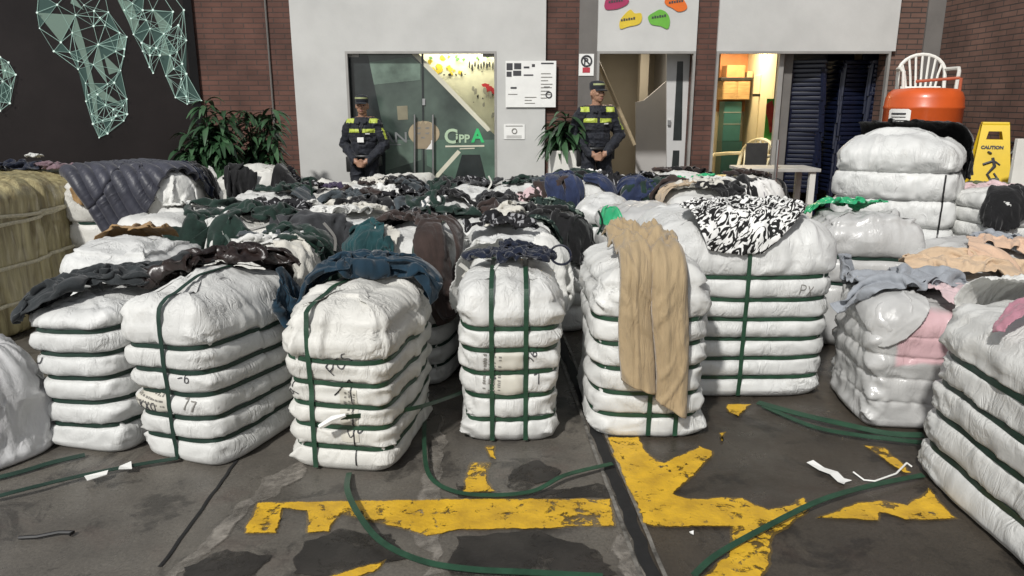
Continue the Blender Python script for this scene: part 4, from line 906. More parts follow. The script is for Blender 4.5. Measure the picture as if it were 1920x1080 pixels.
# left side
bale('olive plastic wrapped bale bound with cream rope at the left edge', -3.44, 5.42, 1.75, .9, 1.04, 84, [], M['bale_olive'], 80, 240, n=6, rt=.12, straps=None, wr=1.0, vpleat=.021, dome=.03, name='wrapped_bale')
bol = bpy.data.objects['wrapped_bale.001'] if 'wrapped_bale.001' in bpy.data.objects else None
bale('white bale under the puffer jacket beyond the olive bale', -2.95, 5.6, .95, .8, 1.02, 8, [.3, .5, .7], M['bale_c'], 81, 110, rt=.12, straps='strap_dark', bump_top=1.2, group=backg)
bale('rounded cream bale with one dark cord in front of the left potted plants', -2.42, 6.85, .66, .6, .98, 6, [.35, .62], M['bale_c'], 82, 110, rt=.16, straps='strap_dark', vstraps=(-.2,), wr=1.4, group=backg)
# right side
bale('low grey wrapped bale under the tan trousers by the right edge', 2.95, 4.35, .9, .7, .66, -6, [.2, .36, .5], M['bale_grey'], 83, 110, rt=.12, straps=None, bump_top=1.6, wr=1.4, name='wrapped_bale', group=backg)
bale('white bale with a white sheet behind the pink cornered bale', 2.55, 3.98, .75, .42, .60, -4, [.2, .36, .48], M['bale'], 84, 110, rt=.12, straps=None, bump_top=1.6, wr=1.4, group=backg)
bale('pile of folded white cloth at the right edge', 3.62, 5.05, .62, .6, .96, 10, [.66, .76, .86], M['bale'], 85, 120, rt=.06, pinch=.035, straps=None, hw=.003, wr=1.2, name='folded_pile', cat='cloth pile', group=backg)
bale('grey bale under the pink cloth left of the folded white pile', 3.92, 5.72, .62, .6, .86, 0, [.3, .5, .64], M['bale_grey'], 86, 80, rt=.12, straps='strap_dark', group=backg)
bale('grey bale carrying the yellow caution sign', 4.3, 6.75, .9, .7, .80, -6, [.3, .5, .66], M['bale_grey'], 87, 80, rt=.12, straps='strap_dark', group=backg)
# rope round the olive bale
ob = [o for o in bpy.data.objects if o.get('label', '').startswith('olive plastic')][0]
sack = ob.children[0]; bvo = BVHTree.FromPolygons([v.co.copy() for v in sack.data.vertices], [tuple(p.vertices) for p in sack.data.polygons])
M['rope'] = mat('cream_rope', (.72, .66, .48), .7, .2, 60)
for z0, sl in ((.80, .06), (.83, -.02), (.50, .05), (.24, .03)):
    pts = []
    for x in np.linspace(-.84, .86, 60):
        p, nn = on_face(bvo, x, z0 + sl * (x + .1) + .008 * math.sin(x * 9), .010)
        if p: pts.append(p)
    q = smooth1(np.array(pts), 2); MB().tube([Vector(p) for p in q], .014, 6).build('rope', M['rope'], ob, True)
pts = [on_face(bvo, .45 + .02 * math.sin(z * 8), z, .011)[0] for z in np.linspace(.05, .98, 30)]; MB().tube([p for p in pts if p], .008, 6).build('rope', M['rope'], ob, True)
# plastic sacks at the far left front
bale('slumped white printed sack with a teal corner at the left edge', -2.62, 2.98, .60, .55, .52, -30, [], bale_mat('printed_sack', (.66, .66, .66), .35, .2, coat=.3, wr=.5), 90, 150, n=2.6, rt=.22, straps=None, wr=2.6, dome=.10, bump_top=2.0, flare=(1.0, .8), name='plastic_sack', cat='sack')
ps = [o for o in bpy.data.objects if o.get('label', '').startswith('slumped white')][0]
sk_ = ps.children[0]; bvs = BVHTree.FromPolygons([v.co.copy() for v in sk_.data.vertices], [tuple(p.vertices) for p in sk_.data.polygons])
patch(ps, bvs, .02, .16, .36, .43, mat('teal_print', (.01, .09, .09), .5), 'teal_print', .003, rot=35)
fine_print(ps, bvs, .0, .30, .32, 1, .05, .03, 35, 4, M['ink'])
# ------------------------------------------------------------------ clothes: a small cloth solver drops each one on the bales
def sdf_push(p, colls, off):
    for (cx, cy, yaw, a, b, h, lean) in colls:
        c, s = math.cos(yaw), math.sin(yaw)
        dx, dy = p[:, 0] - cx, p[:, 1] - cy
        lx, ly, lz = dx * c + dy * s, -dx * s + dy * c - b, p[:, 2] - h / 2
        k = np.clip(p[:, 2] / h, 0, 1); lx = lx - lean[0] * k; ly = ly - lean[1] * k
        r = .13
        L = np.stack([lx, ly, lz], 1); q = np.abs(L) - np.array([a - r, b - r, h / 2 - r])
        o = np.maximum(q, 0); ol = np.linalg.norm(o, axis=1); inn = np.minimum(q.max(1), 0); d = ol + inn - r
        m = d < off
        if not m.any(): continue
        n = np.where(ol[:, None] > 1e-6, o / (ol[:, None] + 1e-9), (q == q.max(1)[:, None]).astype(float)) * np.sign(L)
        n = n[m]; n /= np.linalg.norm(n, axis=1)[:, None] + 1e-9
        w_ = np.stack([n[:, 0] * c - n[:, 1] * s, n[:, 0] * s + n[:, 1] * c, n[:, 2]], 1)
        p[m] += w_ * (off - d[m])[:, None]
        yield m
def cloth_shape(kind, nu, nv, W, L):
    u = np.linspace(-.5, .5, nu); v = np.linspace(0, 1, nv); U, Vv = np.meshgrid(u, v)
    wd = np.ones_like(v); mask = np.ones((nv - 1, nu - 1), bool); slit = None
    if kind == 'pants':
        wd = np.interp(v, [0, .06, .25, .32, 1], [.82, .84, 1.05, 1.1, .95]); slit = int(nv * .33)
    elif kind == 'shorts':
        wd = np.interp(v, [0, .1, .6, 1], [.75, .78, 1.0, 1.1]); slit = int(nv * .62)
    elif kind == 'shirt':
        cu = (u[:-1] + u[1:]) / 2; cv = (v[:-1] + v[1:]) / 2; CU, CV = np.meshgrid(cu, cv)
        mask = ~((np.abs(CU) > .27) & (CV > .30)) & ~((np.abs(CU) < .09) & (CV < .06))
    elif kind == 'rag':
        cu = (u[:-1] + u[1:]) / 2; cv = (v[:-1] + v[1:]) / 2; CU, CV = np.meshgrid(cu, cv - .5)
        mask = (CU ** 2 + CV ** 2) < .25 * (1 + .5 * vn(CU * 3, CV * 3, 1, int(W * 1000)))
    X = U * wd[:, None] * W; Y = Vv * L - L / 2
    if slit is not None and True:
        g = np.clip((v - slit / nv), 0, 1)[:, None] * .10 * W
        X = X + np.sign(U) * g * .5
    return X, Y, mask, slit
def garment(label, cat, kind, at, W, L, rot, m, comp=.72, name='garment', nu=26, nv=32, off=.012, steps=90, lift=.05, rough=.05, seed=0, group=None, thick=.003, grav=.0016, sub=0, quilt=0, height=0.0, tilt=(0, 0), stick_=.93, pin=0, iters=3, fold=.016):
    rs = np.random.RandomState(seed + 1); up = 3 if nu * nv > 700 else 2
    if kind == 'pants' and nu % 2: nu += 1
    X, Y, mask, slit = cloth_shape(kind, nu, nv, W, L); n = nu * nv; mask = np.ones_like(mask)
    c, s = math.cos(R(rot)), math.sin(R(rot)); at = Vector(at)
    colls = [q for q in BALES if math.hypot(q[0] - q[4] * math.sin(q[2]) - at.x, q[1] + q[4] * math.cos(q[2]) - at.y) < 1.0 + max(W, L) * .6]
    cx_ = comp if not isinstance(comp, tuple) else comp[0]; lx, ly = X * cx_, Y * (comp if not isinstance(comp, tuple) else comp[1])
    f = 7.5 / max(W, L); wv = (np.interp(Y / L + .5, [0, .3, .55, 1], [1.5, 1.3, .75, .55]) if kind == 'pants' else 1.0)
    wx = fbm(X * f, Y * f, seed * 1.7, seed, 3); wy = fbm(X * f, Y * f, seed * 1.7 + 30, seed + 9, 3); wz = fbm(X * f * 1.3, Y * f * 1.3, seed + 60, seed + 19, 3)
    lx = lx + wx * rough * wv * .9; ly = ly + wy * rough * wv * 1.1
    p = np.stack([at.x + lx * c - ly * s, at.y + lx * s + ly * c, at.z + lift + np.abs(wz) * (rough + height) * 1.3 * wv + tilt[0] * lx + tilt[1] * ly], -1).reshape(n, 3)
    rest = np.stack([X, Y], -1).reshape(n, 2); idx = np.arange(n).reshape(nv, nu)
    used = np.zeros((nv, nu), bool)
    for a in (0, 1):
        for b in (0, 1): used[a:nv - 1 + a, b:nu - 1 + b] |= mask
    fm = np.zeros((nv + 1, nu + 1), bool); fm[1:nv, 1:nu] = mask
    mid = nu // 2 - 1
    if slit is not None: mask = mask.copy(); mask[slit:, mid] = False
    groups = []
    def add(i, j, ok, k):
        i, j, ok = i.ravel(), j.ravel(), ok.ravel(); i, j = i[ok], j[ok]
        if len(i): groups.append((i, j, np.linalg.norm(rest[i] - rest[j], axis=1), k))
    okv = used
    H = okv[:, :-1] & okv[:, 1:]
    if slit is not None: H = H.copy(); H[slit + 1:, mid] = False
    for par in (0, 1): add(idx[:, par:-1:2], idx[:, par + 1::2], H[:, par::2], .9)
    Vv = okv[:-1] & okv[1:]
    for par in (0, 1): add(idx[par:-1:2], idx[par + 1::2], Vv[par::2], .9)
    for par in (0, 1):
        add(idx[par:-1:2, :-1], idx[par + 1::2, 1:], mask[par::2], .35); add(idx[par:-1:2, 1:], idx[par + 1::2, :-1], mask[par::2], .35)
    bh = okv[:, :-2] & okv[:, 2:]
    if slit is not None:
        bh = bh.copy(); bh[slit + 1:, max(0, mid - 1):mid + 1] = False
    for par in range(4): add(idx[:, :-2][:, par::4], idx[:, 2:][:, par::4], bh[:, par::4], .12)
    bv_ = okv[:-2] & okv[2:]
    for par in range(4): add(idx[:-2][par::4], idx[2:][par::4], bv_[par::4], .12)
    hz = np.full(n, -1.0)
    for (cx, cy, yaw, a, b, h, lean) in colls:
        dx, dy = p[:, 0] - cx, p[:, 1] - cy; ex = np.abs(dx * math.cos(yaw) + dy * math.sin(yaw) - lean[0]) - a; ey = np.abs(-dx * math.sin(yaw) + dy * math.cos(yaw) - b - lean[1]) - b
        m_ = np.maximum(ex, ey); hz = np.maximum(hz, np.where(m_ < .0, h - .13 * np.clip(1 + m_ / .10, 0, 1) ** 2, -1))
    p[:, 2] += np.where(hz > .1, hz, at.z - .10) - at.z + off - lift
    prev = p.copy()
    for it in range(steps):
        start = p.copy(); vel = (p - prev) * .86; prev = p.copy(); p = p + vel; p[:, 2] -= grav
        for k in range(iters):
            for (i, j, l0, st) in groups:
                dv = p[j] - p[i]; ln = np.linalg.norm(dv, axis=1) + 1e-9
                cr = (dv * ((ln - l0) / ln * .5 * st)[:, None]); p[i] += cr; p[j] -= cr
        hit = np.zeros(n, bool)
        for mk in sdf_push(p, colls, off): hit |= mk
        lo = p[:, 2] < off; p[lo, 2] = off; hit |= lo
        if stick_ > 0 and hit.any():
            dd = p[hit] - start[hit]; dd[:, :2] *= 1 - stick_; p[hit] = start[hit] + dd; prev[hit] = p[hit] - (p[hit] - prev[hit]) * .1
        if pin:
            pk = np.zeros((nv, nu), bool); pk[:int(nv * pin)] = True; pk = pk.ravel() & hit; p[pk, :2] = start[pk, :2]
    def fine(A):
        for ax in (0, 1):
            A = np.moveaxis(A, ax, 0); m_ = len(A); q = np.linspace(0, m_ - 1, (m_ - 1) * up + 1); i1 = np.minimum(q.astype(int), m_ - 2); t_ = (q - i1).reshape((-1,) + (1,) * (A.ndim - 1))
            a0, a1, a2, a3 = A[np.maximum(i1 - 1, 0)], A[i1], A[i1 + 1], A[np.minimum(i1 + 2, m_ - 1)]
            A = np.moveaxis(.5 * (2 * a1 + (a2 - a0) * t_ + (2 * a0 - 5 * a1 + 4 * a2 - a3) * t_ ** 2 + (3 * a1 - a0 - 3 * a2 + a3) * t_ ** 3), 0, ax)
        return A
    p = fine(p.reshape(nv, nu, 3)); rest = fine(rest.reshape(nv, nu, 2)); cm_ = np.repeat(np.repeat(mask, up, 0), up, 1)
    nv, nu = p.shape[:2]; n = nu * nv; p = p.reshape(n, 3); rest = rest.reshape(n, 2); idx = np.arange(n).reshape(nv, nu); mask = cm_
    if kind in ('shirt', 'rag'): mask = mask & cloth_shape(kind, nu, nv, W, L)[2]
    okv = np.zeros((nv, nu), bool)
    for a in (0, 1):
        for b in (0, 1): okv[a:nv - 1 + a, b:nu - 1 + b] |= mask
    faces = [(int(idx[j, i]), int(idx[j, i + 1]), int(idx[j + 1, i + 1]), int(idx[j + 1, i])) for j in range(nv - 1) for i in range(nu - 1) if mask[j, i]]
    P3 = p.reshape(nv, nu, 3); nn = np.cross(np.gradient(P3, axis=1), np.gradient(P3, axis=0)).reshape(n, 3); nn /= np.linalg.norm(nn, axis=1)[:, None] + 1e-9
    if nn[:, 2].mean() < 0: nn = -nn
    ns_ = nn.reshape(nv, nu, 3)
    for ax in (0, 1):
        kw = 3 * up; pad = [(kw, kw) if q == ax else (0, 0) for q in range(3)]; cs = np.cumsum(np.pad(ns_, pad, mode='edge'), axis=ax); m_ = ns_.shape[ax]
        hi_ = np.take(cs, np.arange(2 * kw, 2 * kw + m_), axis=ax); lo_ = np.take(cs, np.maximum(np.arange(m_) - 1, 0), axis=ax); ns_ = hi_ - lo_
    if not quilt: nn = ns_.reshape(n, 3); nn = nn / (np.linalg.norm(nn, axis=1)[:, None] + 1e-9)
    if fold and not quilt:
        ru, rv = rest[:, 0], rest[:, 1]; an = rs.uniform(-.6, .6) + (0 if kind == 'pants' else rs.uniform(-1, 1)); a1, a2 = ru * math.cos(an) + rv * math.sin(an), -ru * math.sin(an) + rv * math.cos(an)
        wq = vn(ru * 5, rv * 5, seed, seed + 70) * .06
        bz = np.interp(rv / L + .5, [0, .35, .7, 1], [1.4, .9, .45, .4]) if kind == 'pants' else 1.0
        fd = np.maximum(ridge((a1 + wq) * 11, a2 * 2.4, seed, seed + 71, 2) * .6 + .1, 0) + .5 * bz * np.maximum(ridge((a1 * .5 + a2) * 9 + wq * 9, (a2 * .5 - a1) * 3.0, seed, seed + 75, 2), 0) + .28 * bz * np.maximum(ridge((a2 - a1) * 20 + wq * 22, (a1 + a2) * 6, seed, seed + 79, 2), 0)
        hgt = fold * fd
        if kind == 'pants':
            au = np.abs(ru) / (W * .5); hgt = hgt + .032 * np.sqrt(np.maximum(0, 1 - ((au - .5) / .52) ** 2)) * np.clip((rv / L + .5 - .15) * 4, 0, 1)
        p = p + nn * hgt[:, None]
    if quilt:
        nn = np.zeros((n, 3)); P3 = p.reshape(nv, nu, 3); tu = np.gradient(P3, axis=1); tv = np.gradient(P3, axis=0); nn = np.cross(tu, tv).reshape(n, 3); nn /= np.linalg.norm(nn, axis=1)[:, None] + 1e-9
        nn *= np.sign(nn[:, 2].mean()) or 1
        p = p + nn * (np.abs(np.sin((rest[:, 1] / L + .5) * math.pi * quilt)) ** .5 * .05 * (np.abs(rest[:, 0]) > .006))[:, None]
    org = p.reshape(nv, nu, 3)[okv].mean(0); org[2] = p[okv.ravel()][:, 2].min()
    us = np.unique(np.array(faces).ravel()); re = -np.ones(n, int); re[us] = np.arange(len(us))
    o = pyd(name, p[us] - org, [[re[q] for q in f_] for f_ in faces], m, None, True, uv=rest[us] + .5)
    o.location = org; tag(o, label, cat, group)
    sd_ = o.modifiers.new('thickness', 'SOLIDIFY'); sd_.thickness = thick; sd_.offset = 1
    if sub: sb = o.modifiers.new('soften', 'SUBSURF'); sb.levels = sub; sb.render_levels = sub
    return o
FB = {}
for k, v in dict(charcoal=(.028, .033, .036), brown=(.030, .018, .015), teal=(.008, .032, .056), teal2=(.010, .055, .062), navy=(.007, .012, .030), khaki=(.39, .295, .175), grey=(.30, .32, .35), tan=(.58, .43, .29), camel=(.33, .205, .09),
                 green=(.010, .030, .022), black=(.008, .008, .009), jacket=(.042, .027, .023), mustard=(.38, .24, .06), puffer=(.055, .055, .075), denim=(.022, .034, .085), white=(.70, .70, .67), beige=(.46, .36, .25), pinkish=(.62, .47, .48), rose=(.42, .20, .25),
                 olive=(.10, .12, .05), slate=(.06, .075, .085), offwhite=(.6, .58, .52), purple=(.05, .035, .08), dkgrey=(.04, .042, .046)).items():
    FB[k] = fabric('cloth_' + k, v, .35 if max(v) < .3 else .12)
FB['leather'] = mat('dark_brown_leather', (.026, .017, .015), .32, .3, 8, .2, 60, coord='UV')
FB['green_plastic'] = mat('bright_green_plastic', (.03, .40, .17), .3, .2, 6, .2, 30, coat=.3, coord='UV')
FB['zebra'] = pattern_mat('zebra_print', (.012, .012, .012), (.74, .74, .72), 10, .5, 3.5, (1, 1.8, 1))
FB['camo'] = pattern_mat('green_speckle_print', (.016, .03, .026), (.22, .27, .23), 22, .58, 1.0)
FB['speck'] = pattern_mat('grey_speckle_print', (.014, .014, .016), (.30, .30, .31), 26, .60, 1.0, (1, .5, 1))
FB['puff'] = mat('slate_puffer_nylon', (.036, .038, .056), .48, .25, 5, .3, 40, sheen=.2, coord='UV')
for k_ in ('leather', 'zebra', 'camo', 'speck', 'puff', 'green_plastic'): crease(FB[k_])
FB['shirtprint'] = pattern_mat('pale_print', (.68, .67, .65), (.18, .16, .2), 14, .66, 1.0)
gp = G
def T(px, py, z):
    """where the sight line of a photo point meets the bales"""
    d = ray(px, py)
    for t in np.arange(2.2, 11, .02):
        p = Vector((0, 0, CAM_H)) + d * t
        for (cx, cy, yaw, a, b, h, lean) in BALES:
            dx, dy = p.x - cx, p.y - cy; lx = dx * math.cos(yaw) + dy * math.sin(yaw); ly = -dx * math.sin(yaw) + dy * math.cos(yaw) - b
            if abs(lx) < a and abs(ly) < b and p.z < h: p.z = h; return p
    return G(px, py, z)
# -- the large ones on the front bales
garment('charcoal grey jeans sprawled across the narrow PCS bale and the bale behind it', 'jeans', 'pants', Vector((-1.92, 3.52, .84)), .62, 1.15, -66, FB['charcoal'], (.52, .74), 'jeans', 34, 46, seed=2, steps=120, rough=.075, off=.016)
garment('dark brown leather look trousers lying behind the KXO bale', 'trousers', 'pants', T(408, 492, .84), .52, 1.05, -70, FB['leather'], (.5, .66), 'trousers', 30, 44, seed=3, steps=120, rough=.07, off=.02)
garment('teal blue jeans with one leg hanging left, on the bale with the puckered top', 'jeans', 'pants', Vector((-.80, 3.58, .86)), .60, 1.15, -84, FB['teal'], (.48, .66), 'jeans', 36, 56, seed=4, steps=110, rough=.085, off=.018, height=.05)
garment('teal green top bunched up behind the teal blue jeans', 'top', 'shirt', T(690, 480, .88), .55, .48, 15, FB['teal2'], .60, 'top', 30, 28, seed=5, steps=90, rough=.08, off=.05, height=.08)
garment('navy drawstring shorts on the middle bale', 'shorts', 'shorts', T(985, 488, .86) + Vector((0, .08, 0)), .56, .46, 80, FB['navy'], .62, 'shorts', 32, 28, seed=6, steps=90, rough=.07, off=.018, height=.07)
garment('dark navy cloth edge tucked under the drawstring shorts', 'cloth', 'rag', T(925, 482, .85), .34, .3, 10, FB['navy'], .7, 'cloth', 20, 20, seed=66, off=.012)
def hanging_trousers(label, cx, yfront, top, back, wd, hems, m, seed):
    """waist bunched on top of the bale, two legs falling down its front"""
    V = []; F = []; uv = []; nv, nl = 110, 26
    for leg, (hem0, hem1) in enumerate(hems):
        base = len(V)
        for j in range(nv):
            f = j / (nv - 1)
            for i in range(nl):
                u = i / (nl - 1); hem = hem0 + (hem1 - hem0) * u; s_ = f * (back + top - hem)      # length along the drape
                rc = .10
                if s_ < back - rc: y, z, ny, nz = yfront + back - s_, top, 0, 1
                elif s_ < back - rc + rc * math.pi / 2:
                    a = (s_ - back + rc) / rc; y, z, ny, nz = yfront + rc - rc * math.sin(a), top - rc + rc * math.cos(a), -math.sin(a), math.cos(a)
                else: y, z, ny, nz = yfront, top - rc - (s_ - back + rc - rc * math.pi / 2), -1, 0
                wl = wd * (.52 + .03 * math.sin(s_ * 9 + leg * 2)) * (1 - .10 * max(0, f - .5)) * (1 + .22 * max(0, 1 - s_ / .30))
                x0 = cx + (leg - .5) * wd * .50 + .035 * (s_ - .3) + .010 * math.sin(s_ * 7 + leg)
                x = x0 + (u - .5) * wl; gx = (leg * .5 + u * .5)
                crown = math.sqrt(max(0, 1 - (2 * u - 1) ** 2)) * (.042 + .008 * math.sin(s_ * 7 + leg * 3))
                bunch = max(0, 1 - s_ / .48)
                w1 = float(vn(gx * 3, s_ * 4, 0, seed)) * .5
                long_ = max(0, float(ridge(gx * 5.5 + w1, s_ * 1.4 + leg * 5, 0, seed + 2, 2))) * .012
                diag = max(0, float(ridge(gx * 3.5 + s_ * 7 * (1 if leg else -1) + w1, s_ * 2, 0, seed + 4, 2))) * (.008 + .045 * bunch)
                chaos = max(0, float(ridge(gx * 4, s_ * 9, 1, seed + 6, 3))) * .045 * bunch
                h = .012 + crown + long_ + diag + chaos + (.006 if leg else 0)
                V.append((x + .02 * bunch * float(vn(gx * 5, s_ * 11, 3, seed)), y + ny * h, z + nz * h)); uv.append((gx, s_))
                if i and j: k = base + j * nl + i; F.append((k - nl - 1, k - nl, k, k - 1))
    o = pyd('khaki_trousers', V, F, m, None, True, uv=uv); sd_ = o.modifiers.new('t', 'SOLIDIFY'); sd_.thickness = .005; sd_.offset = -1
    return tag(o, label, 'trousers')
hanging_trousers('khaki trousers hanging down the front of a bale', .645, 3.315, .89, .46, .305, [(.37, .30), (.27, .18)], FB['khaki'], 8)
garment('black and white zebra print cloth on the very wide bale', 'cloth', 'rag', T(1400, 392, 1.02), .92, .72, 35, FB['zebra'], .84, 'printed_cloth', 46, 40, fold=.016, seed=9, steps=110, rough=.06, off=.014)
garment('light grey garment heap at the back of the pink cornered bale', 'garment', 'shirt', Vector((2.08, 3.88, .70)), 1.25, .8, 12, FB['grey'], .64, 'garment', 40, 30, seed=10, steps=90, rough=.09, off=.03, height=.10)
garment('tan trousers lying beyond the light grey heap at the right', 'trousers', 'pants', Vector((2.72, 4.3, .74)), .55, .95, 78, FB['tan'], .72, 'trousers', 30, 36, seed=11, rough=.07, off=.02, height=.05)
garment('peach trousers at the right edge beside the tan ones', 'trousers', 'pants', Vector((3.12, 4.35, .76)), .5, .9, 60, fabric('cloth_peach', (.60, .42, .30), .12), .72, 'trousers', 28, 34, seed=12, rough=.07, off=.03, height=.05)
garment('white cotton sheet between the pink cornered bale and the right edge', 'sheet', 'rag', Vector((2.45, 3.86, .66)), .8, .5, -8, FB['white'], .76, 'sheet', 38, 28, seed=13, rough=.06, off=.012)
garment('white garment at the right edge above the long bale', 'garment', 'rag', T(1905, 530, .72), .6, .5, 20, FB['white'], .7, 'garment', 30, 26, seed=14, rough=.07, off=.03)
garment('pale pink cloth lying over the corner of the clear wrapped bale', 'cloth', 'rag', Vector((2.24, 3.62, .66)), .42, .34, 20, FB['pinkish'], .82, 'cloth', 26, 22, seed=15, rough=.04, off=.016)
garment('rose pink bag corner on the long bale at the right edge', 'cloth', 'rag', T(1925, 585, .84), .26, .16, 10, FB['rose'], .8, 'cloth', 22, 18, seed=16, rough=.03, off=.012)
garment('clear grey plastic flap over the left side of the pink cornered bale', 'plastic sheet', 'rag', Vector((1.88, 3.56, .66)), .36, .36, 12, mat('grey_film', (.50, .50, .49), .38, .15, 4, .4, 20), .86, 'plastic_sheet', 30, 30, fold=.004, seed=17, rough=.04, off=.010, steps=140)
garment('camel brown garment on the white bale behind the charcoal jeans', 'garment', 'shirt', T(262, 428, .84), .72, .60, -5, FB['camel'], .66, 'garment', 34, 28, seed=18, rough=.08, off=.016, height=.06)
garment('small camel scrap touching the olive bale rope', 'cloth', 'rag', T(172, 436, .84), .24, .18, 5, FB['camel'], .75, 'cloth', 16, 14, seed=19)
garment('slate quilted puffer jacket spread beside the olive bale', 'jacket', 'rect', Vector((-2.95, 5.74, 1.1)), .68, .70, -34, FB['puff'], .95, 'puffer_jacket', 30, 90, seed=20, rough=.03, off=.02, quilt=10, steps=100, thick=.02)
garment('dark navy jacket collar lying behind the puffer jacket', 'jacket', 'rag', T(352, 318, 1.02), .6, .5, 20, FB['navy'], .66, 'jacket', 28, 24, seed=21, rough=.08, off=.02, height=.08)
garment('white rolled garment sticking up beside the dark navy collar', 'garment', 'rag', T(402, 308, 1.08), .5, .3, 40, FB['white'], .55, 'garment', 24, 18, seed=22, rough=.09, off=.05, height=.14)
garment('black clothes on top of the olive bale at the left edge', 'clothes', 'shirt', T(35, 318, 1.10), .75, .6, 10, FB['navy'], .62, 'clothes', 30, 26, seed=23, rough=.09, off=.012, height=.08)
garment('white tag cloth on the black clothes of the olive bale', 'cloth', 'rag', T(66, 312, 1.16), .16, .22, 30, FB['white'], .7, 'cloth', 14, 16, seed=24, off=.07, rough=.03)
garment('dusty pink garment on the back of the olive bale', 'garment', 'rag', T(108, 318, 1.10), .44, .32, 12, fabric('cloth_dustypink', (.20, .13, .15), .3), .62, 'garment', 24, 18, seed=25, rough=.07, off=.02, height=.06)
garment('black cloth draped over the tallest bale and down its right side', 'cloth', 'rag', Vector((3.25, 5.95, 1.42)), 1.15, .62, -28, FB['black'], .80, 'black_cloth', 46, 32, fold=.012, seed=26, steps=110, rough=.06, off=.016, grav=.0018, height=.04, iters=5)
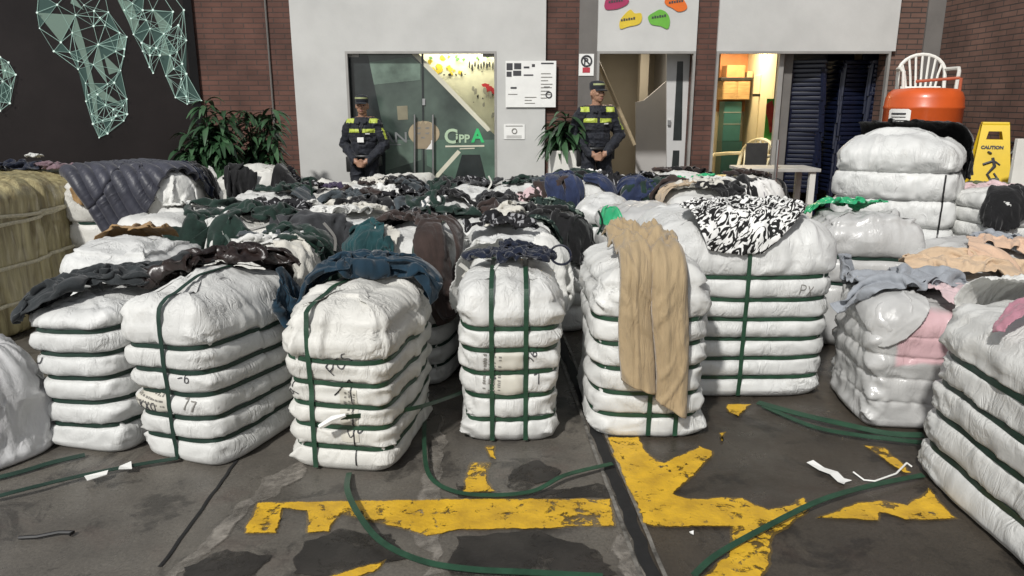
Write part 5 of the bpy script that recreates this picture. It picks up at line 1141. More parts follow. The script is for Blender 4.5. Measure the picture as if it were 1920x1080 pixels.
# -- dark and pale clothes on the bales behind
R_ = [
 ('dark green clothes heaped right of the camel garment', 'clothes', 'shirt', 395, 408, .80, .75, .6, 10, 'green', .62),
 ('dark green trousers crossing the left middle bales', 'trousers', 'pants', 480, 412, .82, .5, 1.0, 70, 'green', .70),
 ('black green heap below the rounded cream bale', 'clothes', 'shirt', 440, 390, .82, .7, .5, -15, 'green', .6),
 ('white blouse in front of the dark green heap', 'blouse', 'shirt', 405, 452, .82, .55, .5, 5, 'white', .62),
 ('crumpled white sheet above the brown trousers', 'sheet', 'rag', 520, 455, .80, .6, .5, 0, 'white', .66),
 ('white sheet behind the teal jeans on the left', 'sheet', 'rag', 580, 470, .80, .5, .45, 10, 'offwhite', .66),
 ('brown jacket on the dark ringed bale', 'jacket', 'shirt', 745, 418, .90, .62, .45, 12, 'jacket', .62),
 ('brown trouser leg hanging right of the brown jacket', 'trousers', 'pants', 835, 440, .88, .32, .7, 20, 'jacket', .75),
 ('mustard garment in the middle of the pool', 'garment', 'rag', 718, 388, .82, .6, .4, 0, 'mustard', .60),
 ('pale yellow cloth under the mustard garment', 'cloth', 'rag', 690, 396, .80, .5, .3, 0, 'offwhite', .7),
 ('grey speckled top behind the middle bale', 'top', 'shirt', 942, 425, .86, .66, .48, -8, 'speck', .62),
 ('black vest on the pale bale behind the grey speckled top', 'vest', 'shirt', 925, 378, .84, .66, .5, 5, 'black', .58),
 ('black jacket in the centre of the pool before the glass doors', 'jacket', 'shirt', 845, 368, .84, .62, .5, -10, 'black', .58),
 ('green speckled blouse left of the big bales', 'blouse', 'shirt', 1030, 392, .84, .66, .5, 8, 'camo', .62),
 ('small black top beside the green speckled blouse', 'top', 'rag', 1078, 424, .86, .5, .34, 0, 'black', .6),
 ('dark green scrap left of the small black top', 'cloth', 'rag', 1030, 420, .84, .36, .28, 0, 'camo', .6),
 ('white garment under the small black top', 'garment', 'rag', 1050, 450, .84, .5, .4, 0, 'white', .66),
 ('black round hood standing before the right of the glass doors', 'hood', 'shirt', 978, 342, .86, .5, .45, 0, 'black', .5),
 ('pink and white blouse beside the black round hood', 'blouse', 'rag', 1000, 362, .84, .5, .3, 5, 'pinkish', .58),
 ('navy jeans hanging over the bale in front of the right guard', 'jeans', 'pants', 1062, 346, .92, .36, .75, 25, 'denim', .74),
 ('navy trousers lying behind the small white bale', 'trousers', 'pants', 1165, 346, .88, .36, .85, 75, 'denim', .7),
 ('white printed blouse at the feet of the right guard', 'blouse', 'shirt', 1090, 326, .92, .6, .45, 20, 'shirtprint', .58),
 ('beige shawl on the bales behind the zebra cloth', 'shawl', 'rag', 1262, 355, .90, .7, .4, 12, 'beige', .66),
 ('white clothes behind the beige shawl', 'clothes', 'shirt', 1330, 345, .90, .7, .5, 0, 'white', .6),
 ('bright green plastic scrap left of the brown trousers at the back', 'plastic sheet', 'rag', 1275, 340, .90, .4, .25, 15, 'green_plastic', .6),
 ('bright green plastic scrap right of the other scraps at the back', 'plastic sheet', 'rag', 1318, 334, .92, .36, .25, -10, 'green_plastic', .6),
 ('dark brown trousers heaped before the storage doorway', 'trousers', 'shirt', 1395, 330, .92, .8, .55, 0, 'brown', .58),
 ('dark clothes heaped before the stairs doorway', 'clothes', 'shirt', 1290, 322, .90, .75, .5, 10, 'black', .56),
 ('black speckled clothes before the white panel door', 'clothes', 'shirt', 1215, 330, .88, .7, .5, -10, 'speck', .58),
 ('black garments in front of the white table legs', 'garments', 'shirt', 1480, 345, .92, .75, .6, 6, 'black', .58),
 ('black bag like cloth before the navy chairs', 'cloth', 'rag', 1508, 352, .94, .6, .45, -8, 'black', .56),
 ('white patterned cloth under the black garments by the table', 'cloth', 'rag', 1440, 362, .90, .6, .4, 0, 'shirtprint', .66),
 ('bright green plastic strip hanging at the corner of the grey wrapped bale', 'plastic sheet', 'rect', 1166, 392, .92, .10, .62, 12, 'green_plastic', .85),
 ('bright green sheet on the greyish bale beside the tallest bale', 'plastic sheet', 'rag', 1585, 385, .94, .62, .3, -8, 'green_plastic', .75),
 ('olive cloth left of the folded white pile', 'cloth', 'rag', 1828, 355, .86, .5, .4, 25, 'olive', .66),
 ('pale pink cloth below the olive cloth', 'cloth', 'rag', 1830, 405, .84, .5, .5, 0, 'pinkish', .75),
 ('black cloth on the folded white pile', 'cloth', 'rag', 1892, 360, 1.02, .42, .3, 30, 'black', .7),
 ('grey plastic wrap right of the tallest bale', 'plastic sheet', 'rag', 1900, 455, .76, .6, .4, 0, 'grey', .66),
 ('black top hat shaped cloth at the foot of the left guard', 'cloth', 'rag', 560, 345, .84, .55, .4, 0, 'green', .55),
 ('dark green coat below the left brick wall', 'coat', 'shirt', 545, 362, .84, .75, .5, 10, 'green', .58),
 ('purple scarf beside the dark green coat', 'scarf', 'rag', 625, 352, .84, .4, .3, 0, 'purple', .56),
 ('small white shirt before the legs of the left guard', 'shirt', 'rag', 645, 356, .84, .34, .26, 0, 'white', .6),
 ('brown cap like cloth right of the left guard', 'cloth', 'rag', 698, 350, .84, .4, .3, 0, 'brown', .55),
 ('white skirt left of the centre of the pool', 'skirt', 'rag', 715, 362, .82, .55, .35, 0, 'white', .62),
 ('grey printed shirt before the glass doors', 'shirt', 'shirt', 762, 358, .84, .6, .45, 5, 'speck', .58),
 ('white and black printed shirt right of the glass doors', 'shirt', 'shirt', 800, 385, .82, .55, .4, -12, 'shirtprint', .6),
 ('black socks heap near the right jamb of the glass doors', 'clothes', 'shirt', 905, 350, .86, .65, .45, 0, 'dkgrey', .55),
 ('grey leggings across the left middle of the pool', 'leggings', 'pants', 620, 378, .82, .4, .9, 85, 'slate', .66),
 ('white cloth between grey leggings and the rounded cream bale', 'cloth', 'rag', 570, 388, .80, .6, .4, 0, 'white', .62),
 ('white cloth left of the mustard garment', 'cloth', 'rag', 640, 402, .80, .6, .4, 0, 'white', .6),
 ('charcoal trousers in front of the white cloths', 'trousers', 'pants', 590, 425, .82, .45, .95, 78, 'dkgrey', .68),
 ('black leggings below the charcoal trousers', 'leggings', 'pants', 610, 442, .80, .4, .85, 95, 'green', .66),
 ('white sheet below the brown jacket', 'sheet', 'rag', 690, 440, .80, .5, .4, 0, 'offwhite', .66),
 ('grey scarf at the top right of the pool', 'scarf', 'rag', 935, 362, .84, .5, .3, 0, 'dkgrey', .58),
 ('white shirt on the bale behind the middle bale', 'shirt', 'rag', 905, 462, .86, .5, .36, 0, 'white', .66),
 ('black cloth heap left of the potted plants bale', 'cloth', 'rag', 385, 318, 1.0, .5, .35, 0, 'black', .55),
 ('dark shirt on the rounded cream bale', 'shirt', 'rag', 445, 318, 1.04, .45, .3, 0, 'black', .6),
 ('white top hanging from the bale under the puffer jacket', 'top', 'rag', 335, 385, .92, .5, .4, 0, 'white', .68),
]
for i, (lab, cat, kind, px, py, z, W, L, rot, col, comp) in enumerate(R_):
    big = W * L > .5
    garment(lab, cat, kind, {'pale pink cloth below the olive cloth': Vector((3.80, 5.85, .90)), 'olive cloth left of the folded white pile': Vector((3.95, 6.2, .92))}.get(lab) or T(px, py, z), W * 1.12, L * 1.1, rot, FB[col], comp * .95, cat.replace(' ', '_'), 24 if kind != 'pants' else 22, 22 if kind != 'pants' else 32, seed=100 + i, steps=70, rough=.065, off=.012 + .006 * (i % 4), height=.03 if kind != 'pants' else .03)
FILL = [('crumpled black shirt', 'black'), ('crumpled white shirt', 'white'), ('wrinkled dark green top', 'green'), ('wrinkled grey top', 'dkgrey'), ('bunched off white cloth', 'offwhite'), ('bunched speckled blouse', 'speck'), ('folded slate garment', 'slate'), ('twisted brown garment', 'jacket'), ('pale printed blouse', 'shirtprint')]
WHERE = [('left of the dark green coat', 545, 352), ('before the legs of the left guard', 660, 370), ('between the white skirt and the glass doors', 740, 345), ('before the handles of the glass doors', 800, 350), ('under the green lettering of the doors', 870, 345), ('right of the black hood', 1015, 350),
  ('left of the mustard garment', 665, 385), ('right of the mustard garment', 775, 390), ('behind the brown jacket', 770, 405), ('left of the black vest', 880, 395), ('right of the black vest', 975, 400), ('in front of the charcoal trousers', 560, 450), ('beside the leggings', 500, 395),
  ('above the beige shawl', 1230, 345), ('right of the beige shawl', 1340, 358), ('below the white planter', 1050, 335), ('behind the small white bale', 1130, 335), ('below the open stairs doorway', 1240, 318), ('left of the white table', 1370, 345), ('under the white table', 1500, 335)]
for i, (wh, px, py) in enumerate(WHERE):
    for q in range(2):
        nm, col = FILL[(i * 2 + q * 5 + i // 4) % len(FILL)]; r = random.Random(i * 7 + q)
        garment(nm + ' ' + wh, 'garment', r.choice(('rag', 'shirt', 'shirt')), T(px + (q - .5) * 44 + r.uniform(-8, 8), py + r.uniform(-5, 5), .82), r.uniform(.6, .8), r.uniform(.5, .65), r.uniform(-60, 60), FB[col], .56, 'garment', 22, 20, seed=300 + i * 2 + q, steps=60, rough=.065, off=.014 + .010 * q, height=.03)
# drawstring loop of the navy shorts
c0 = T(1055, 487, .86); dl = MB().tube([c0 + Vector((.05 * math.cos(a) - .01, .03 * math.sin(a * .7), .02 + .045 * math.sin(a))) for a in np.linspace(0, 2 * math.pi, 28, endpoint=False)], .006, 6, True).build('drawstring', M['navy_pl'], None, True)
tag(dl, 'stiff dark drawstring loop sticking out of the navy shorts', 'cord')
# loose strap ends standing up among the bales
def loose(label, pts, wd=.02, m='strap_dark', group=None, name='loose_strap', nrm=None, lift=0):
    P = [Vector(p) for p in pts]; out = []
    for i in range(len(P) - 1):
        p0, p1, p2, p3 = P[max(i - 1, 0)], P[i], P[i + 1], P[min(i + 2, len(P) - 1)]
        for k in range(10):
            t = k / 10; out.append(.5 * ((2 * p1) + (p2 - p0) * t + (2 * p0 - 5 * p1 + 4 * p2 - p3) * t * t + (3 * p1 - p0 - 3 * p2 + p3) * t ** 3))
    out.append(P[-1]); q = np.array(out); N_ = np.tile(np.array(nrm or (0, -1, .2)), (len(q), 1))
    o = ribbon(name, q, N_, wd, M[m], None, lift); return tag(o, label, 'strap', group)
def stick(label, x0, y0, x1, y1, Y, wd=.014, m='strap_dark', bow=.03):
    a = Wp(x0, y0, Y); b = Wp(x1, y1, Y + .05); c = a.lerp(b, .5) + Vector((bow, 0, 0)); loose(label, [a, c, b], wd, m, 'loose strap ends')
stick('upright strap end left of the dark ringed bale top', 805, 392, 790, 478, 4.3)
stick('short strap end behind the teal green top', 575, 452, 590, 478, 4.2); stick('pale strap end beside the short one behind the teal top', 607, 418, 628, 470, 4.25, .016, 'alu')
stick('strap end standing among the dark green clothes', 580, 335, 576, 392, 6.2); stick('white stalk of a tag by the right of the glass doors', 916, 330, 915, 355, 7.2, .016, 'white')
stick('thin strap crossing the dark green trousers', 465, 432, 545, 400, 5.0, .016, 'alu'); stick('thin strap leaning before the camel garment', 420, 470, 422, 440, 4.4)
stick('dark strap end beside the small black top', 1122, 395, 1120, 440, 4.9); stick('dark strap end right of the brown jacket', 768, 442, 772, 475, 4.3, .012)
stick('white cord end hanging left of the drawstring', 862, 495, 868, 520, 3.7, .02, 'white')
# straps lying on the floor
def fs(label, pix, wd=.022, m='strap', z=.014, tw=None):
    pts = [G(x, y, 0) + Vector((0, 0, z + (tw[i] if tw else 0))) for i, (x, y) in enumerate(pix)]
    return loose(label, pts, wd, m, 'straps lying on the floor', nrm=(0, -.25, 1))
fs('green strap curling out from under the teal jeans bale to the front', [(655, 892), (652, 935), (672, 985), (715, 1030), (790, 1062), (880, 1078), (990, 1084), (1130, 1092)], .024, tw=[.0, .03, .04, .02, .01, .01, .01, .01])
fs('green strap looping from the teal jeans bale to the drain', [(798, 770), (796, 850), (806, 905), (850, 930), (920, 938), (1000, 932), (1060, 908), (1148, 882)], .02, tw=[.01, .03, .02, .01, .01, .015, .03, .02])
fs('green strap running from the front edge to the long right bale', [(1300, 1090), (1345, 1050), (1440, 1000), (1540, 955), (1640, 922), (1730, 900)], .024, tw=[.01, .01, .02, .03, .02, .01])
fs('green strap bundle upper strand by the pink cornered bale', [(1420, 762), (1500, 788), (1570, 808), (1660, 824), (1730, 828)], .04, tw=[.01, .02, .03, .02, .02])
fs('green strap bundle lower strand by the pink cornered bale', [(1430, 768), (1520, 806), (1600, 826), (1680, 836), (1730, 838)], .03, tw=[.01, .01, .02, .02, .01], z=.012)
fs('dark green strap lying across the floor at the left edge', [(-20, 945), (60, 928), (150, 902), (250, 882), (335, 868)], .022, 'strap_dark', tw=[.01, .02, .01, .01, .01])
fs('dark green strap under the slumped sack at the left edge', [(-20, 905), (40, 890), (100, 872), (160, 858)], .03, 'strap_dark')
# strap tail pulled to the right off the teal jeans bale
a = Wp(640, 783, 2.93); b = Wp(790, 762, 3.2); c = Wp(870, 735, 3.6)
loose('green strap tail pulled sideways off the teal jeans bale', [a, a.lerp(b, .5) + Vector((0, 0, -.005)), b, c], .02, 'strap', None, nrm=(0, -1, .1))
pt = MB().tube([Wp(600, 800, 2.93), Wp(625, 785, 2.92), Wp(648, 778, 2.93)], [.012, .016, .008], 6).build('white_tie', M['paper'], None, True); tag(pt, 'twisted white paper tie on the front of the teal jeans bale', 'paper tie')
# litter
def litter(label, pix, m=M['paper'], z=.012, cat='paper scrap', name='paper_scrap', th=.002):
    pts = [G(x, y, 0) + Vector((0, 0, z + .006 * (i % 2))) for i, (x, y) in enumerate(pix)]
    b = MB(); b.poly(pts, (0, 0, th)); bmesh.ops.triangulate(b.b, faces=[f for f in b.b.faces if len(f.verts) > 4]); return tag(b.build(name, m), label, cat)
litter('white paper tag on the dark strap at the left', [(160, 905), (205, 896), (202, 902), (166, 916)], z=.03)
litter('small white paper corner beside the left paper tag', [(226, 886), (248, 879), (249, 891), (224, 894)], z=.03)
litter('white label strip with notched ends lying on the dark floor bay', [(1512, 872), (1524, 870), (1545, 882), (1570, 892), (1582, 902), (1596, 908), (1585, 909), (1582, 915), (1570, 908), (1555, 896), (1535, 886)], z=.012)
litter('tiny white fleck near the yellow arrow', [(1292, 1003), (1300, 1003), (1300, 1008), (1294, 1008)])
sg = MB().tube([G(1600, 885, .02), G(1620, 900, .012), G(1640, 902, .015), G(1680, 888, .02), G(1700, 868, .03), G(1710, 875, .02)], .004, 5).build('string', M['paper'], None, True); tag(sg, 'loose white string on the floor beside the long right bale', 'string')
hk = MB().tube([G(35, 1008, .012), G(70, 1006, .014), G(110, 998, .016), G(138, 998, .014), (G(130, 1003, .012))], .007, 6).build('cable_scrap', M['black'], None, True); tag(hk, 'short black cable scrap on the floor at the lower left', 'cable')
# ------------------------------------------------------------------ people
def capsule(bm, a, b, r1, r2, n=14):
    a = Vector(a); b = Vector(b); t = (b - a); L = t.length; t = t / L
    up = Vector((0, 0, 1)) if abs(t.z) < .9 else Vector((1, 0, 0)); x = t.cross(up).normalized(); y = x.cross(t)
    prof = [(r1 * math.sin(R(p)), -r1 * math.cos(R(p))) for p in (8, 35, 62, 90)] + [(r2 * math.sin(R(p)), L + r2 * math.cos(R(p))) for p in (90, 62, 35, 8)]
    rings = [[bm.verts.new(a + t * z + (x * math.cos(2 * math.pi * k / n) + y * math.sin(2 * math.pi * k / n)) * rr) for k in range(n)] for rr, z in prof]
    for A, B in zip(rings, rings[1:]):
        for k in range(n): bm.faces.new((A[k], A[(k + 1) % n], B[(k + 1) % n], B[k]))
    bm.faces.new(rings[0][::-1]); bm.faces.new(rings[-1])
M['skin'] = mat('skin', (.36, .20, .13), .5, .1, 30); M['uniform'] = mat('navy_uniform_cloth', (.0065, .009, .017), .75, .3, 12, .4, 60, sheen=.1, bdist=.01)
M['hivis'] = mat('yellow_green_reflective', (.42, .50, .07), .5, .1, 20); M['hair'] = mat('black_hair', (.012, .010, .009), .6, .2)
M['boot'] = mat('black_boot', (.012, .012, .012), .4, .1); M['lip'] = mat('lip', (.26, .11, .09), .5, .1); M['badge'] = mat('badge_silver', (.55, .55, .52), .4, .1)
def guard(label, loc, rz, H, turn, idcard, seed, spread=0.0, elbow=0.0):
    t = thing('person', label, 'person', loc, rz); s = H / 1.75; t.scale = (s, s, s)
    b = bmesh.new(); q = lambda a, c, r1, r2: capsule(b, a, c, r1, r2)
    def el(c, r, sub=3):
        k = bmesh.ops.create_icosphere(b, subdivisions=sub, radius=1)
        for v in k['verts']: v.co = Vector((c[0] + v.co.x * r[0], c[1] + v.co.y * r[1], c[2] + v.co.z * r[2]))
    el((0, 0, 1.28), (.185, .125, .20)); el((0, -.005, 1.12), (.165, .118, .18)); el((0, .005, .97), (.175, .122, .13)); el((0, .0, 1.40), (.17, .09, .09))
    q((-.05, .01, 1.42), (.05, .01, 1.42), .085, .085); q((0, .012, 1.42), (0, -.005, 1.55), .062, .056)
    for sx in (-1, 1):
        q((sx * .165, .005, 1.405), (sx * (.262 + elbow), .035, 1.15 + elbow * .4), .074, .058); q((sx * (.262 + elbow), .035, 1.15 + elbow * .4), (sx * .085, -.165, .955), .058, .043)
        q((sx * .06, .02, 1.45), (sx * .17, .005, 1.415), .058, .066)
        sp = spread * (1.6 if sx > 0 else .6); q((sx * .092, .0, .93), (sx * (.105 + sp * .5), -.008 - sp * .3, .50), .098, .068); q((sx * (.105 + sp * .5), -.008 - sp * .3, .50), (sx * (.115 + sp), .02, .12), .068, .054)
        q((sx * (.115 + sp), .02, .09), (sx * (.14 + sp), -.13, .045), .052, .042)
        q((sx * .085, -.165, .955), (sx * .055, -.185, .935), .036, .032)     # wrists
    # clasped hands: right palm over left, five fingers each folded round the other hand
    el((-.022, -.195, .915), (.040, .026, .048)); el((.022, -.180, .915), (.042, .026, .048))
    for k in range(4):
        z = .945 - k * .019; Lf = (.050, .058, .055, .044)[k]
        q((-.035, -.212, z), (-.035 + Lf, -.222, z - .008), .0105, .0098); q((-.035 + Lf, -.222, z - .008), (-.035 + Lf + .022, -.208, z - .012), .0098, .0088)
        z2 = z - .010; q((.03, -.165, z2), (-.028, -.168, z2 - .01), .0100, .009)
    q((-.03, -.205, .95), (.0, -.226, .968), .0125, .011); q((.0, -.226, .968), (.018, -.222, .955), .011, .0095)
    q((.035, -.20, .95), (.012, -.215, .972), .012, .0105)
    # head
    ca, sa = math.cos(turn), math.sin(turn)
    def hp(x, y, z): return (x * ca - y * sa, x * sa + y * ca - .005, z)
    el(hp(0, 0, 1.645), (.076, .094, .100)); el(hp(0, -.028, 1.592), (.060, .064, .066)); el(hp(0, -.065, 1.556), (.030, .026, .022)); el(hp(0, .03, 1.60), (.055, .05, .07))
    q(hp(0, -.088, 1.650), hp(0, -.104, 1.612), .011, .016); el(hp(-.015, -.094, 1.609), (.010, .010, .008)); el(hp(.015, -.094, 1.609), (.010, .010, .008))
    q(hp(-.045, -.078, 1.664), hp(.045, -.078, 1.664), .013, .013); el(hp(-.042, -.068, 1.62), (.020, .02, .018)); el(hp(.042, -.068, 1.62), (.020, .02, .018))
    el(hp(0, -.088, 1.580), (.024, .012, .007)); el(hp(0, -.086, 1.570), (.021, .012, .007))
    for sx in (-1, 1): el(hp(sx * .078, .012, 1.628), (.010, .020, .032))
    me = bpy.data.meshes.new('tmp'); b.to_mesh(me); b.free(); o = bpy.data.objects.new('tmp', me); C.objects.link(o)
    rm = o.modifiers.new('r', 'REMESH'); rm.mode = 'VOXEL'; rm.voxel_size = .0065; sm_ = o.modifiers.new('s', 'SMOOTH'); sm_.iterations = 2; sm_.factor = .5
    dg = bpy.context.evaluated_depsgraph_get(); m2 = bpy.data.meshes.new_from_object(o.evaluated_get(dg)); bpy.data.objects.remove(o)
    m2.name = 'body'; n = len(m2.vertices); P = np.zeros(n * 3); m2.vertices.foreach_get('co', P); P = P.reshape(n, 3)
    N_ = np.zeros(n * 3); m2.vertices.foreach_get('normal', N_); N_ = N_.reshape(n, 3)
    hand = (np.abs(P[:, 0]) < .088) & (P[:, 1] < -.135) & (P[:, 2] > .83) & (P[:, 2] < .99)
    cl = (P[:, 2] < 1.49) & ~hand          # cloth folds on the uniform
    fold = ridge(P[:, 0] * 9 + seed, P[:, 1] * 9, P[:, 2] * 11, seed, 3) * .010 + vn(P[:, 0] * 5, P[:, 1] * 5, P[:, 2] * 6, seed) * .008
    P[cl] += (N_ * (fold + .004)[:, None])[cl]; m2.vertices.foreach_set('co', P.ravel())
    for k in ('skin', 'uniform', 'hivis', 'boot', 'hair', 'lip'): m2.materials.append(M[k])
    F = len(m2.polygons); c = np.zeros(F * 3); m2.polygons.foreach_get('center', c); c = c.reshape(F, 3); x, y, z = c.T
    mi = np.ones(F, np.int32); hl = (np.abs(x) < .088) & (y < -.135) & (z > .83) & (z < .985); mi[(z > 1.497) | hl] = 0
    mi[(z < 1.497) & (z > 1.305) & (z < 1.352) & (y < -.03) & (np.abs(x) < .165) & (np.abs(x) > .018)] = 2
    mi[(z > 1.405) & (z < 1.48) & (np.abs(x) > .10) & (np.abs(x) < .20) & (z > 1.425) & ((z - 1.43) > (-.25) * (np.abs(x) - .05))] = 2
    mi[(x > .215) & (z > 1.22) & (z < 1.36) & (y < -.0) & (y > -.03)] = 2
    mi[z < .13] = 3
    hx, hy = x * ca + y * sa, -x * sa + y * ca
    mi[(z > 1.60) & ((hy > .015) | (z > 1.70))] = np.where((np.abs(hx) < .073)[(z > 1.60) & ((hy > .015) | (z > 1.70))], 4, 0)
    mi[(z > 1.565) & (z < 1.586) & (hy < -.083) & (np.abs(hx) < .024)] = 5
    m2.polygons.foreach_set('material_index', mi); m2.polygons.foreach_set('use_smooth', np.ones(F, bool)); bo = bpy.data.objects.new('body', m2); C.objects.link(bo); bo.parent = t
    for sx in (-1, 1):
        MB().ell(hp(sx * .032, -.081, 1.640), (.012, .008, .007), 2).build('eye', M['hair'], t, True)
        MB().tube([hp(sx * .015, -.094, 1.662), hp(sx * .036, -.091, 1.667), hp(sx * .055, -.078, 1.660)], [.004, .005, .003], 6).build('eyebrow', M['hair'], t, True)
    # cap with brim and pale band
    cm = MB(); V = []
    prof = [(.086, 1.672), (.091, 1.69), (.093, 1.715), (.090, 1.745), (.074, 1.764), (.04, 1.773), (.004, 1.776)]
    for r_, z_ in prof: V.append([cm.b.verts.new(hp(r_ * .90 * math.cos(a), .004 + r_ * 1.12 * math.sin(a), z_)) for a in np.linspace(0, 2 * math.pi, 28, endpoint=False)])
    for A_, B_ in zip(V, V[1:]):
        for k in range(28): cm.b.faces.new((A_[k], A_[(k + 1) % 28], B_[(k + 1) % 28], B_[k]))
    cm.b.faces.new(V[-1]); cap = cm.build('cap', M['uniform'], t, True)
    br = MB(); rowi = [br.b.verts.new(hp(.074 * math.cos(a), .004 + .100 * math.sin(a), 1.682)) for a in np.linspace(R(205), R(335), 13)]; rowo = [br.b.verts.new(hp(.080 * math.cos(a), -.012 + .158 * math.sin(a), 1.668 - .01 * abs(math.cos(a)))) for a in np.linspace(R(205), R(335), 13)]
    for k in range(12): br.b.faces.new((rowi[k], rowi[k + 1], rowo[k + 1], rowo[k]))
    bo_ = br.build('brim', M['uniform'], cap); so = bo_.modifiers.new('t', 'SOLIDIFY'); so.thickness = .006
    bd = MB(); 
    for a0 in np.linspace(R(200), R(340), 15)[:-1]:
        a1 = a0 + R(9.2); bd.poly([hp((.0935 + .0015) * .9 * math.cos(a), .004 + .095 * 1.12 * math.sin(a), z_) for a, z_ in ((a0, 1.722), (a1, 1.722), (a1, 1.742), (a0, 1.742))], tuple(Vector(hp(0, -.002, 0)) - Vector(hp(0, 0, 0))))
    bd.build('cap_band', mat('cap_check', (.40, .44, .22), .5, .1), cap)
    # belt, holster, baton pouch
    bl = MB(); ring = []
    for zz in (.985, 1.025): ring.append([bl.b.verts.new((.186 * math.cos(a), .003 + .134 * math.sin(a), zz)) for a in np.linspace(0, 2 * math.pi, 32, endpoint=False)])
    for k in range(32): bl.b.faces.new((ring[0][k], ring[0][(k + 1) % 32], ring[1][(k + 1) % 32], ring[1][k]))
    be = bl.build('belt', M['boot'], t, True); so = be.modifiers.new('t', 'SOLIDIFY'); so.thickness = .012; so.offset = 1
    MB().box((-.235, -.06, .80), (-.175, .05, 1.0), .015).build('holster', M['boot'], t, True); MB().box((.178, -.05, .88), (.222, .05, 1.0), .012).build('pouch', M['boot'], t, True)
    for sx in (-1, 1):
        MB().poly([(sx * .015, -.122, 1.455), (sx * .075, -.105, 1.468), (sx * .07, -.125, 1.425), (sx * .02, -.133, 1.415)], (0, -.006, 0)).build('collar', M['uniform'], t)
    MB().poly([(.06, -.134, 1.285), (.115, -.124, 1.285), (.115, -.122, 1.30), (.06, -.132, 1.30)], (0, -.006, 0)).build('name_tape', M['badge'], t)
    for sx in (-1, 1): MB().poly([(sx * .246, -.035, 1.33), (sx * .250, .02, 1.33), (sx * .262, .02, 1.275), (sx * .258, -.03, 1.275)], (sx * .006, -.004, 0)).build('arm_patch', M['badge'], t)
    if idcard:
        MB().tube([(-.05, -.10, 1.45), (-.02, -.146, 1.36), (-.0, -.152, 1.25)], .004, 5).tube([(.05, -.10, 1.45), (.02, -.146, 1.36), (.0, -.152, 1.25)], .004, 5).build('lanyard', M['black'], t)
        MB().box((-.042, -.160, 1.185), (.042, -.155, 1.248), .004).build('id_card', M['paper'], t)
    return t
pL = Wp(678, 178, 9.25); pR = Wp(1120, 152, 9.25)
guard('officer in dark navy uniform with a white identity card, before the glass doors', (pL.x, 9.25, 0), R(-4), pL.z - .02, R(4), True, 3)
guard('officer in a dark navy uniform without identity card, standing by the grey pillar sign', (pR.x, 9.25, 0), R(6), pR.z - .02, R(24), False, 8, .05, .03)

# ------------------------------------------------------------------ plants
M['leaf'] = mat('dark_leaf', (.030, .075, .032), .35, .4, 5, coat=.2); M['leaf2'] = mat('mid_leaf', (.06, .13, .06), .38, .3, 5); M['soil'] = mat('soil', (.03, .02, .015), .9, .3, 20)
def plant(label, x, y, pot_r, pot_h, h, spread, nst, nleaf, seed, potmat, square=False, ll=.38):
    r = random.Random(seed); t = thing('potted_plant', label, 'plant', (x, y, 0))
    if square: MB().box((-pot_r, -pot_r, 0), (pot_r, pot_r, pot_h), .01).build('planter', potmat, t)
    else: MB().lathe([(pot_r * .75, 0), (pot_r, pot_h), (pot_r * .92, pot_h), (pot_r * .9, pot_h - .03)], n=24).build('pot', potmat, t, True)
    MB().lathe([(pot_r * .85, pot_h - .04), (pot_r * .85, pot_h - .02)], n=20).build('soil', M['soil'], t)
    st = MB(); V = []; F = []; fm = []
    for i in range(nst):
        a = r.uniform(0, 6.28); d = r.uniform(.05, spread * .6); top = Vector((d * math.cos(a), d * math.sin(a), pot_h + (h - pot_h) * r.uniform(.35, .95))); base = Vector((d * .2 * math.cos(a), d * .2 * math.sin(a), pot_h - .03))
        st.tube([base, base.lerp(top, .5) + Vector((0, 0, .05)), top], [.014, .011, .006], 6)
        for k in range(nleaf):
            f = r.uniform(.45, 1); o = base.lerp(top, f); aa = r.uniform(0, 6.28); el_ = r.uniform(-.1, .9); L = ll * r.uniform(.6, 1.15); wd = L * r.uniform(.09, .14)
            dirh = Vector((math.cos(aa), math.sin(aa), 0)); side = Vector((-dirh.y, dirh.x, 0)); i0 = len(V); mi = 0 if r.random() < .7 else 1
            for j in range(7):
                s_ = j / 6; c_ = o + dirh * (L * s_ * math.cos(el_)) + Vector((0, 0, L * (s_ * math.sin(el_) - .75 * s_ * s_))); ww = wd * math.sin(math.pi * min(.98, .06 + s_ * .94)) ** .8
                V += [c_ + side * ww + Vector((0, 0, ww * .35)), c_, c_ - side * ww + Vector((0, 0, ww * .35))]
                if j:
                    b_ = i0 + 3 * j; F += [(b_ - 3, b_ - 2, b_ + 1, b_), (b_ - 2, b_ - 1, b_ + 2, b_ + 1)]; fm += [mi, mi]
    st.build('stem', M['soil'], t, True); pyd('foliage', V, F, None, t, True, [M['leaf'], M['leaf2']], fm)
    return t
q = Wp(385, 240, 8.3); plant('tall potted dracaena with drooping leaves at the corner of the mural wall', q.x, 8.3, .22, .35, 1.78, .46, 16, 52, 1, M['black'], ll=.30)
q = Wp(495, 270, 8.8); plant('bushy potted plant with fine dark leaves before the left brick wall', q.x, 8.8, .22, .35, 1.62, .46, 16, 50, 2, M['black'], ll=.24)
q = Wp(1062, 280, 9.4); plant('small green plant in a white square planter behind the right guard', q.x - .02, 9.38, .20, 1.02, 1.50, .32, 9, 18, 3, M['white'], True, .32)

